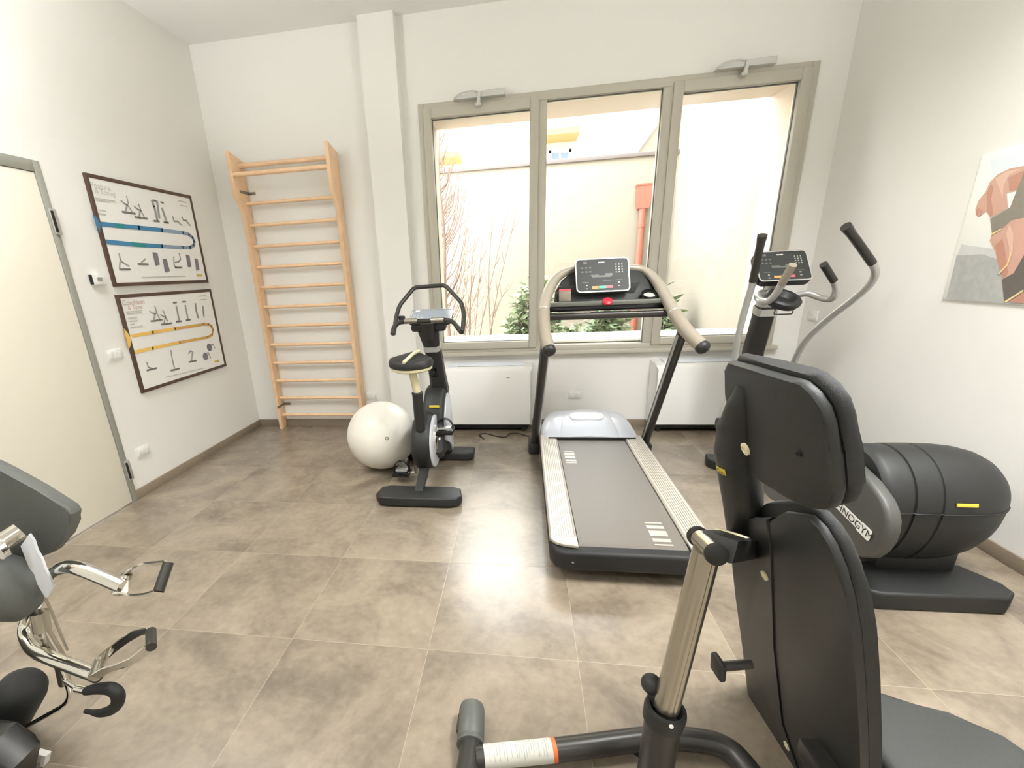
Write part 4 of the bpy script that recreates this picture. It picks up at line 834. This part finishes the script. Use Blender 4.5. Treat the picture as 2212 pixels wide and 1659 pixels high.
pR = smooth_path([(1.7760,3.4300,1.2208),(1.8217,3.4000,1.2291),(1.8775,3.3600,1.2031),(1.9122,3.3200,1.1955),(1.9166,3.2900,1.2194),(1.9040,3.2700,1.2648),(1.8675,3.2500,1.3158)], 5)
bm = NB(); tube(bm, pR, .0205, 14); fh = obj('fixed_handle', bm, 'silver_paint', t)
bm = NB(); tube(bm, [(1.8722,3.2520,1.3102),(1.7694,3.2000,1.4081)], .0215, 14); obj('hand_grip', bm, 'tube_dark', fh)
for lo, gr in (([(1.47,3.52,.30),(1.5125,3.5600,0.6965),(1.4975,3.5300,0.9186),(1.4969,3.4900,1.1225),(1.4993,3.4500,1.2668),(1.4941,3.4300,1.3205)], [(1.4954,3.4320,1.3174),(1.4761,3.3700,1.4689),(1.4569,3.3100,1.5944)]),
               ([(1.93,3.70,.30),(2.0077,3.7800,0.4973),(1.9963,3.7400,0.6925),(2.0130,3.6700,0.8843),(2.0622,3.5600,1.0406),(2.1092,3.4300,1.1753),(2.1268,3.3500,1.2578),(2.1252,3.3100,1.3136),(2.1004,3.2800,1.3632),(2.0547,3.2500,1.4073)], [(2.0596,3.2520,1.4019),(1.9214,3.1900,1.5197),(1.8118,3.1400,1.6091)])):
    bm = NB(); tube(bm, smooth_path(lo, 6), .0215, 16); m_ = obj('swing_arm', bm, 'silver_paint', t)
    bm = NB(); q = smooth_path(gr, 6); tube(bm, q, [.0235]*(len(q)-3)+[.0245,.027,.0275], 16); obj('hand_grip', bm, 'tube_dark', m_)
for x in (1.47,1.93):
    bm = NB(); lathe(bm, [(.045,-.03),(.05,0),(.045,.03),(.02,.034)], (x,3.52 if x < 1.7 else 3.70,.30), (1,0,0), 20); tube(bm, [(x,3.52 if x < 1.7 else 3.70,.30),(1.745,3.76,.20)], .025, 12); obj('arm_pivot', bm, 'dark_plastic', t)

# ------------------------------------------------------------------ adjustable bench in the right foreground
t = thing('weight_bench', 'black padded bench with telescopic chrome post in right foreground', 'bench', (.45, .95, 0))
NP = Vector((.9474,.0829,.3090)); UP = Vector((-.3078,-.0269,.9511)); LD = Vector((-.0872,.9962,0))
shell = [(0.4141,1.0047,1.2674),(0.4228,0.8919,1.2711),(0.4288,0.8117,1.2742),(0.4309,0.7813,1.2761),(0.4366,0.7560,1.2653),(0.4441,0.7379,1.2470),(0.4526,0.7313,1.2228),(0.4699,0.7336,1.1693),(0.4887,0.7387,1.1103),(0.4949,0.7438,1.0897),(0.4997,0.7546,1.0722),(0.5030,0.7751,1.0567),(0.5054,0.8179,1.0377),(0.5032,0.8794,1.0280),(0.4974,0.9748,1.0201),(0.4918,1.0489,1.0176),(0.4671,1.0563,1.0911),(0.4355,1.0435,1.1916),(0.4190,1.0287,1.2459)]
bm = NB(); prism(bm, [Vector(p)-NP*.002 for p in shell], NP*.020, .006, 2); us = obj('head_shell', bm, 'charcoal_plastic', t)
cen = sum((Vector(p) for p in shell), Vector((0,0,0)))/len(shell)
bm = NB(); prism(bm, [cen+(Vector(p)-cen)*1.02+NP*.020+UP*.004 for p in shell], NP*.025, .010, 4); obj('head_cushion', bm, 'cushion', t)
bm = NB(); prism(bm, [cen+(Vector(p)-cen)*.93+NP*.016 for p in shell], NP*.010); obj('cushion_gap', bm, 'black_rubber', us)
neck = [((0.4363,0.9730,1.2272), .018, .6), ((0.4435,0.9934,1.1869), .030, .75), ((0.4574,1.0217,1.1301), .044, .85), ((0.4781,1.0508,1.0654), .051, .9), ((0.5017,1.0701,0.9943), .050, .9), ((0.5291,1.0933,0.9105), .047, .9), ((0.5593,1.1235,0.8164), .044, .9), ((0.5894,1.1529,0.7226), .040, .8)]
def nring(c, r, k):
    c = Vector(c); return [c+LD*(r*math.cos(a))-NP*(r*k*math.sin(a)) for a in [2*PI*i/28 for i in range(28)]]
bm = NB(); RR = []
for i in range(len(neck)-1):
    for q in range(4):
        f = q/4; RR.append(nring(Vector(neck[i][0]).lerp(Vector(neck[i+1][0]), f), neck[i][1]*(1-f)+neck[i+1][1]*f, neck[i][2]))
loft(bm, RR); nk = obj('neck', bm, 'charcoal_plastic', t)
def disc(name, c, r, m, par, ring=None):
    bm = NB(); lathe(bm, [(r*.55,-.003),(r,-.001),(r,.003),(r*.55,.0045),(r*.5,.002),(0,.002)], c, -NP, 20); return obj(name, bm, m, par)
b1 = disc('bolt_cap', (0.4265,0.9015,1.1181), .0125, 'seat_cream', nk); disc('bolt_socket', (0.4672,0.8073,1.1479), .006, 'black_rubber', us)
lb = Vector((0.4475,1.0552,1.0222)); 
bm = NB()
cN = Vector((0.4930,1.0624,1.0198))
def npt(ang, h, rr=.0512):
    return cN+LD*(rr*math.cos(ang))-NP*(rr*.9*math.sin(ang))+UP*h
for i in range(8):
    a0, a1 = 1.36+.085*i, 1.36+.085*(i+1)
    flat(bm, [npt(a0,-.0085), npt(a1,-.0085), npt(a1,.0085), npt(a0,.0085)])
yl = obj('maker_label', bm, 'yellow_print', nk, smooth=0, recalc=True)
tm = npt(1.66,-.005,.0524); tr_ = (npt(1.95,0,.052)-npt(1.4,0,.052)).normalized()
obj('lettering', text_bm('Gym', .016, tm-tr_*.006, tr_, UP, .0006), 'black_print', yl, smooth=0, recalc=False)
board = [(0.5329,0.9907,0.9070),(0.5169,0.9077,0.9784),(0.5120,0.8297,1.0143),(0.5175,0.7976,1.0060),(0.5262,0.7770,0.9848),(0.5399,0.7604,0.9473),(0.5558,0.7543,0.9003),(0.5810,0.7534,0.8232),(0.6211,0.7644,0.6973),(0.6720,0.7838,0.5361),(0.7333,0.8129,0.3402),(0.8142,0.8531,0.0815),(0.9391,1.0999,-0.3677),(0.8854,1.1634,-0.2201),(0.8361,1.2079,-0.0808),(0.7846,1.2050,0.0779),(0.6742,1.1271,0.4373),(0.6013,1.0724,0.6753),(0.5620,1.0382,0.8049)]
bm = NB(); prism(bm, [Vector(p) for p in board], NP*.018, .006, 2); bb = obj('back_board', bm, 'charcoal_plastic', t)
cen = sum((Vector(p) for p in board), Vector((0,0,0)))/len(board)
far = [(0.5571,1.1675,0.8178),(0.5321,1.0235,0.9331),(0.5196,0.9046,1.0031)]
cu_ = [Vector(p) for p in far]+[cen+(Vector(p)-cen)*1.005 for p in board[2:13]]+[Vector((1.2376,1.7179,-1.4163)),Vector((0.8220,1.4371,-0.0667)),Vector((0.6339,1.2747,0.5535))]
bm = NB(); prism(bm, [p+NP*.017 for p in cu_], NP*.024, .010, 4); obj('back_cushion', bm, 'cushion', t)
spine = [(0.5460,1.1606,0.8213),(0.5271,0.9695,0.9306),(0.5595,0.9879,0.8262),(0.6637,1.0799,0.4821),(0.7651,1.1412,0.1546),(0.8274,1.0813,-0.0202),(0.8544,1.1029,-0.1088),(0.8549,1.2256,-0.1433),(0.8730,1.3599,-0.2347),(0.8797,1.4437,-0.2779),(0.7945,1.3735,0.0024),(0.7122,1.3109,0.2715),(0.6434,1.2652,0.4945),(0.5912,1.2273,0.6649)]
bm = NB(); prism(bm, [Vector(p)-NP*.004 for p in spine], NP*.020, .004); spn = obj('spine', bm, 'dark_plastic', t)
disc('bolt_cap', (0.5784,1.0341,0.7396), .0125, 'seat_cream', bb); disc('bolt_cap', (0.7894,1.1357,0.0688), .0125, 'seat_cream', bb)
bm = NB(); prism(bm, [(x, y, .335) for x, y in ((.80,1.065),(.86,1.07),(.92,1.051),(1.02,.998),(1.075,.978),(1.105,.955),(1.118,.92),(1.105,.88),(1.05,.83),(.95,.795),(.86,.78),(.80,.79),(.785,.92))], (0,0,.066), .026, 4); obj('seat_cushion', bm, 'seat_vinyl', t)
bm = NB(); box(bm, (.80,.84,.305), (1.02,.98,.338), .006); tube(bm, [(.86,.91,.02),(.86,.91,.31)], .035, 18); box(bm, (.68,.87,.28), (.84,.95,.334), .008); obj('seat_support', bm, 'tube_dark', t)
p0, p1, p2, p3 = Vector((.335,.90,.02)), Vector((0.3424,0.9000,0.4193)), Vector((0.3471,0.9000,0.4692)), Vector((0.3856,0.9050,0.8870))
bm = NB(); tube(bm, [p0, p1], [.042,.042], 24); po = obj('post_sleeve', bm, 'tube_dark', t)
bm = NB(); lathe(bm, [(.042,-.002),(.0465,.0),(.0485,.03),(.046,.042),(.038,.044),(.032,.036),(.031,.0)], p1-(p2-p1)*.3, p2-p1, 28); obj('sleeve_collar', bm, 'charcoal_plastic', po)
bm = NB(); lathe(bm, [(.005,0),(.005,.002),(0,.003)], (0.3434,0.8520,0.4432), (0,-1,.3), 10); obj('rivet', bm, 'white_print', po)
ax_ = (p3-p2).normalized(); sd = Vector((0,-1,0)); sd = (sd-ax_*sd.dot(ax_)).normalized(); sx2 = ax_.cross(sd)
def groove(c, r):
    out = []
    for i in range(48):
        a = 2*PI*i/48; rr = r
        for g0 in (-.35, .25): 
            if abs(math.atan2(math.sin(a-g0), math.cos(a-g0))) < .10: rr = r*.93
        out.append(c+sd*(rr*math.cos(a))+sx2*(rr*math.sin(a)))
    return out
bm = NB(); loft(bm, [groove(p2-ax_*.02, .0295), groove(p3, .0272)]); obj('chrome_tube', bm, 'satin_steel', t)
e0, e1 = Vector((0.3838,0.9500,0.8902)), Vector((0.3860,0.8650,0.9049))
bm = NB(); tube(bm, [e0, e1], .0195, 22); hg = obj('hinge_barrel', bm, 'satin_steel', t)
dx_ = (e1-e0).normalized()
for c, s in ((e1, 1), (e0, -1)):
    bm = NB(); lathe(bm, [(.021,-.006),(.023,.0),(.022,.010),(.014,.015),(0,.016)], c, dx_*s, 22); obj('barrel_cap', bm, 'black_rubber', hg)
h0 = (e0+e1)/2+Vector((.012,0,.002)); h1 = Vector((0.5655,1.1279,0.7703))
bm = NB(); f3 = frame3((h1-h0)); obox(bm, (h0+h1)/2+Vector((.010,0,-.004)), (.072,(h1-h0).length+.012,.052), f3, .008); bk = obj('hinge_bracket', bm, 'dark_plastic', t)
bm = NB(); obox(bm, (h0+h1)/2+Vector((.004,.004,.0235)), (.064,.046,.006), f3, .002); obj('bracket_plate', bm, 'seat_cream', bk)
bm = NB(); bmesh.ops.create_uvsphere(bm, u_segments=20, v_segments=12, radius=.0245)
kb = Vector((0.3154,0.9300,0.4832))
for v in bm.verts: v.co += kb
tube(bm, [kb, kb+Vector((.015,-.01,-.045))], [.014,.019], 14); obj('release_knob', bm, 'charcoal_plastic', t)
r0, r1 = Vector((0.5426,0.9550,0.5443)), Vector((0.4717,0.9450,0.5386))
bm = NB(); tube(bm, [r0, r1], .0115, 14); pn = obj('pull_pin', bm, 'tube_dark', t)
bm = NB(); dd = (r1-r0).normalized(); f3 = frame3(dd); obox(bm, r1+dd*.005, (.05,.016,.052), f3, .007); obj('pin_handle', bm, 'charcoal_plastic', pn)
bt = [(-0.1406,1.0096,0.0450),(0.1032,1.0623,0.0450),(0.3659,1.1265,0.0450),(0.4510,1.1407,0.0450),(0.5340,1.1440,0.0450),(0.6042,1.1340,0.0450),(0.6440,1.0956,0.0450),(.672,.99,.045),(.69,.86,.045),(.70,.70,.045)]
bm = NB(); tube(bm, smooth_path(bt, 6), .0335, 22); fr_ = obj('base_frame', bm, 'tube_dark', t)
a0, a1 = Vector(bt[0]), Vector(bt[1]); dd = (a1-a0)
bm = NB(); tube(bm, [a0+dd*.10, a0+dd*.945], .0341, 22, caps=False); st = obj('warning_sticker', bm, 'sticker_paper', fr_, label='white warning sticker of fine print')
bm = NB(); tube(bm, [a0+dd*.945, a0+dd*1.0], .0342, 22, caps=False); obj('sticker_edge', bm, 'sticker_orange', st)
bm = NB(); rnd = random.Random(4)
for k in range(26):
    f = .13+.79*k/26
    if rnd.random() < .85: 
        q = smooth_path([a0+dd*f]*1+[a0+dd*(f+.006+.007*rnd.random())], 1); 
        r3 = frame3(dd); s0 = rnd.uniform(-.9,-.3); s1 = rnd.uniform(.5,1.2); prev = None
        for i in range(7):
            an = s0+(s1-s0)*i/6; w_ = [p_+(r3 @ Vector((math.sin(an)*.0345,0,math.cos(an)*.0345))) for p_ in q]
            if prev: flat(bm, [prev[0], prev[1], w_[1], w_[0]])
            prev = w_
obj('fine_print', bm, 'key_grey', st, smooth=0, recalc=False)
bm = NB(); tube(bm, [(-.185,.60,.045), (-0.1601,1.0031,0.0450), (-0.1631,1.0857,0.0450)], .035, 20); cr_ = obj('cross_bar', bm, 'tube_dark', t)
ca_, cb_ = Vector((-0.1627,1.0546,0.0450)), Vector((-0.1707,1.1882,0.0450)); dd = (cb_-ca_).normalized(); LL = (cb_-ca_).length
bm = NB(); lathe(bm, [(.036,-.010),(.0435,-.008),(.0435,.004),(.0405,.007),(.0435,.012),(.0435,LL-.02),(.040,LL-.006),(.028,LL),(0,LL+.001)], ca_, dd, 26); ec_ = obj('end_cap', bm, 'cap_plastic', cr_)
bm = NB(); obox(bm, Vector((-0.1944,1.1180,0.0450))+Vector((-.008,0,0)), (.022,.07,.03), None, .009); obj('cap_lug', bm, 'charcoal_plastic', ec_)
bm = NB(); tube(bm, [(.335,.90,.045), (.69,.875,.045)], .03, 16); obj('post_brace', bm, 'tube_dark', t)
bm = NB()
for x, y in ((.69,.74),(-.185,.64),(.37,1.13)):
    bm = NB(); lathe(bm, [(.03,0),(.03,.012)], (x,y,0), seg=16); obj('rubber_foot', bm, 'black_rubber', fr_)

# ------------------------------------------------------------------ chrome-armed press machine at the left edge
t = thing('press_machine', 'machine with chrome U-shaped arms and stirrup handles at left edge', 'gym machine', (-1.5, .95, 0))
bm = NB(); prism(bm, [(-1.5882,1.0200,1.0290),(-1.5108,1.0200,0.9832),(-1.4142,1.0200,0.9242),(-1.3235,1.0200,0.8646),(-1.3164,1.0200,0.8448),(-1.3377,1.0200,0.8082),(-1.3770,1.0200,0.7585),(-1.4324,1.0200,0.7082),(-1.5423,1.0200,0.6668),(-1.7563,1.0200,0.6635)], (-.02,.055,-.01), .012, 3); obj('back_pad', bm, 'cushion_light', t)
bm = NB(); lathe(bm, [(0,-.10),(.05,-.097),(.078,-.08),(.088,-.05),(.090,.0),(.088,.05),(.075,.08),(.04,.094),(0,.097)], (-1.5547,0.9500,0.6276), (-.35,-.5,.8), 32); obj('arm_pad', bm, 'cushion_light', t)
bm = NB(); lathe(bm, [(0,-.16),(.035,-.158),(.060,-.145),(.072,-.11),(.072,.09),(.066,.12),(.05,.145),(.028,.158),(0,.162)], (-1.7130,0.9300,0.1394), (.62,.1,.80), 32); obj('roller_pad', bm, 'cushion', t)
u_ = [(-1.0925,0.9150,0.6859),(-1.1796,0.9300,0.7043),(-1.2598,0.9450,0.7150),(-1.3339,0.9650,0.6995),(-1.4179,0.9900,0.6533),(-1.4898,1.0050,0.5893),(-1.5599,1.0100,0.5141),(-1.6079,1.0000,0.4542),(-1.5999,0.9750,0.4175),(-1.5413,0.9450,0.3954),(-1.4448,0.9200,0.3930),(-1.3437,0.9000,0.3913),(-1.2408,0.8800,0.3879)]
bm = NB(); tube(bm, smooth_path(u_, 7), .0205, 20); obj('press_arm', bm, 'chrome', t)
def strap(bm, pts, w, th, n):
    n = Vector(n).normalized(); P = [Vector(p) for p in pts]; rings = []
    for i in range(len(P)):
        d = (P[min(i+1, len(P)-1)]-P[max(i-1, 0)]).normalized(); s = n.cross(d).normalized()
        rings.append([P[i]+s*w+n*th, P[i]-s*w+n*th, P[i]-s*w-n*th, P[i]+s*w-n*th])
    loft(bm, rings)
def stirrup(pa, pb, piv, nrm, g0, g1):
    s = thing_part = None
    nrm = (Vector(g1)-Vector(g0)).normalized()
    bm = NB(); strap(bm, pa, .0135, .0025, nrm); h = obj('stirrup_handle', bm, 'chrome', t)
    bm = NB(); strap(bm, pb, .0135, .0025, nrm); obj('side_plate', bm, 'chrome', h)
    bm = NB(); tube(bm, [g0, g1], .0135, 16); obj('grip_roller', bm, 'tube_dark', h)
    bm = NB(); tube(bm, [piv[0], piv[1]], .016, 14); tube(bm, [piv[0], Vector(piv[0])+(Vector(piv[0])-Vector(piv[1])).normalized()*.004], .009, 12); obj('pivot_pin', bm, 'satin_steel', h)
    bm = NB(); m_ = (Vector(piv[0])+Vector(piv[1]))/2; a_ = Vector(u_[0] if (m_-Vector(u_[0])).length < (m_-Vector(u_[-1])).length else u_[-1]); tube(bm, [a_, m_], .0185, 14); obj('pivot_block', bm, 'chrome', h)
stirrup([(-1.1118,0.9050,0.6693),(-1.0869,0.9050,0.6741),(-1.0454,0.8950,0.6758),(-0.9863,0.8850,0.6926),(-0.9467,0.8800,0.7097)], [(-1.1096,0.9450,0.7007),(-1.0736,0.9450,0.7214),(-1.0239,0.9400,0.7461),(-0.9779,0.9350,0.7567),(-0.9446,0.9300,0.7650)], ((-1.1103,0.9050,0.6694), (-1.1111,0.9450,0.6959)), (-.35,-.75,.55), (-0.9451,0.9300,0.7635), (-0.9477,0.8800,0.7111))
stirrup([(-1.2217,0.8550,0.4116),(-1.1731,0.8550,0.4427),(-1.1148,0.8500,0.4693),(-1.0526,0.8450,0.5039),(-0.9837,0.8400,0.5587)], [(-1.2487,0.9050,0.4194),(-1.1964,0.9050,0.4630),(-1.1337,0.9000,0.5095),(-1.0774,0.8950,0.5457),(-1.0243,0.8900,0.5663)], ((-1.2211,0.8550,0.4134), (-1.2493,0.9050,0.4175)), (-.35,-.75,.55), (-1.0223,0.8900,0.5633), (-0.9794,0.8400,0.5591))
bm = NB(); prism(bm, [(-1.4246,0.9400,0.7841),(-1.3794,0.9400,0.8257),(-1.3723,0.9400,0.8049),(-1.3763,0.9400,0.7711),(-1.3683,0.9400,0.7436),(-1.3711,0.9400,0.7120),(-1.3638,0.9400,0.6482),(-1.4089,0.9400,0.6020),(-1.4193,0.9400,0.6543),(-1.4147,0.9400,0.6903),(-1.4253,0.9400,0.7120)], (-.004,.010,-.002), .001); pt = obj('pivot_plate', bm, 'grille_plastic', t)
bm = NB(); tube(bm, [(-1.4096,0.9400,0.6087),(-1.4057,0.9400,0.5549),(-1.3979,0.9350,0.4906),(-1.3888,0.9300,0.4196)], .004, 8); obj('plate_edge', bm, 'satin_steel', pt)
bm = NB(); tube(bm, [(-1.4802,0.9000,0.7895), (-1.4477,0.9700,0.8165)], .027, 20); bl = obj('pivot_barrel', bm, 'satin_steel', t)
bm = NB(); tube(bm, [(-1.4276,0.8850,0.8052), (-1.4244,0.9000,0.8073)], .031, 20); obj('barrel_ring', bm, 'chrome', bl)
bm = NB(); tube(bm, [(-1.5075,0.9750,0.5169), (-1.5069,0.9650,0.4536)], .024, 20); tube(bm, [(-1.5054,0.9650,0.4573), (-1.5230,0.9900,0.3183), (-1.5428,0.9900,0.2058)], .018, 16); obj('lower_tube', bm, 'satin_steel', t)
bm = NB(); tube(bm, smooth_path([(-1.4393,0.9300,0.3649),(-1.4402,0.9300,0.2930),(-1.4498,0.9300,0.2335),(-1.4763,0.9250,0.1942),(-1.5395,0.9200,0.1535),(-1.6424,0.9100,0.0937),(-1.7176,0.9100,0.0468)], 6), .0075, 10); obj('bent_rod', bm, 'chrome', t)
hk = [(-1.3047,0.8800,0.3228),(-1.2456,0.8750,0.3446),(-1.2009,0.8720,0.3514),(-1.1826,0.8700,0.3344),(-1.1934,0.8700,0.3004),(-1.2288,0.8720,0.2657),(-1.2814,0.8760,0.2408),(-1.3382,0.8800,0.2361)]
q = smooth_path(hk, 6); n_ = len(q)
bm = NB(); tube(bm, q, [.010+.009*math.sin(PI*min(1., (i+3)/(n_*.95)))**.8 if i < n_*.9 else .019*(1-i/n_)+.006 for i in range(n_)], 14); ho = obj('hook', bm, 'black_rubber', t)
bm = NB(); tube(bm, [(-1.3429,0.8850,0.3219), (-1.2849,0.8780,0.3275)], .0115, 12); tube(bm, [(-1.4456,0.9300,0.2924), (-1.3395,0.8850,0.3223)], .008, 10); obj('hook_stem', bm, 'chrome', ho)
bm = NB(); prism(bm, [(-1.7084,0.8200,0.2519),(-1.5802,0.8200,0.2310),(-1.5045,0.8200,0.2509),(-1.4672,0.8200,0.1990),(-1.4476,0.8200,0.1768),(-1.4840,0.8200,0.1182),(-1.5480,0.8200,-0.0266),(-1.8652,0.8200,-0.0822)], (-.01,-.10,-.01), .012); obj('lower_housing', bm, 'black_gloss', t)
bm = NB(); strap(bm, [(-1.5611,0.8600,0.0495),(-1.5269,0.8600,0.0506),(-1.5795,0.8600,-0.0434)], .006, .012, (.2,-.9,.3)); obj('corner_bracket', bm, 'white_plastic', t)
bm = NB(); box(bm, (-2.45,.40,0), (-1.72,.92,.10), .02); box(bm, (-2.40,.60,.08), (-2.22,.80,1.2), .02); obj('main_frame', bm, 'tube_dark', t)

# ------------------------------------------------------------------ camera
cd = bpy.data.cameras.new('camera'); cam = bpy.data.objects.new('camera', cd); C.objects.link(cam); sc.camera = cam
cd.sensor_fit = 'HORIZONTAL'; cd.sensor_width = 36.; cd.lens = 991.72845/2212*36; cd.shift_x = 133.552842/2212; cd.shift_y = 92.6702554/2212
cd.clip_start = .02; cd.clip_end = 200
MR = ((0.98777455,-0.00201461,0.15587617),(0.14822552,0.32179742,-0.93513401),(-0.04827662,0.94680640,0.31816192))
cam.matrix_world = Matrix.Translation((0,0,1.46877341)) @ Matrix(MR).to_4x4()

# ------------------------------------------------------------------ light
wd = bpy.data.worlds.new('sky'); sc.world = wd; wd.use_nodes = True
bg = wd.node_tree.nodes['Background']; bg.inputs[0].default_value = (.95,.975,1.,1); bg.inputs[1].default_value = 6.3
def area(name, loc, size, power, rgb, rot=(0,0,0), sy=None):
    l = bpy.data.lights.new(name, 'AREA'); l.energy = power; l.color = rgb; l.shape = 'RECTANGLE'; l.size = size; l.size_y = sy or size
    o = bpy.data.objects.new(name, l); C.objects.link(o); o.location = loc; o.rotation_euler = rot; return o
LC = (.985,.99,1.)
area('ceiling_lamp', (-2.0,1.5,3.38), .3, 14, LC, sy=1.2)
area('ceiling_lamp', (1.35,1.3,3.38), .6, 42, LC, sy=1.2)
area('ceiling_lamp', (-1.2,-1.1,3.38), 1.2, 11, LC, sy=.3)
area('ceiling_lamp', (1.2,-1.1,3.38), 1.2, 11, LC, sy=.3)
area('added_uplight', (-2.70,1.7,2.45), .15, 26, LC, (PI,0,0), .5)  # added lamp aimed upward to brighten the ceiling, no fitting here
area('added_uplight', (2.20,1.2,2.45), .15, 26, LC, (PI,0,0), .5)  # its added twin near the right wall, also only for the ceiling
for o_ in C.objects:
    if o_.name.startswith('ceiling_lamp'): o_.data.spread = 2.3
p = area('window_portal', (.63,4.46,1.77), 2.9, 1, (1,1,1), (PI/2,0,PI), 2.0); p.data.cycles.is_portal = True
p.rotation_euler = (-PI/2,0,0)
vs = sc.view_settings; sc.display_settings.display_device = 'sRGB'; vs.view_transform = 'Standard'; vs.look = 'None'; vs.exposure = 1.06; vs.gamma = 1.; vs.use_curve_mapping = False
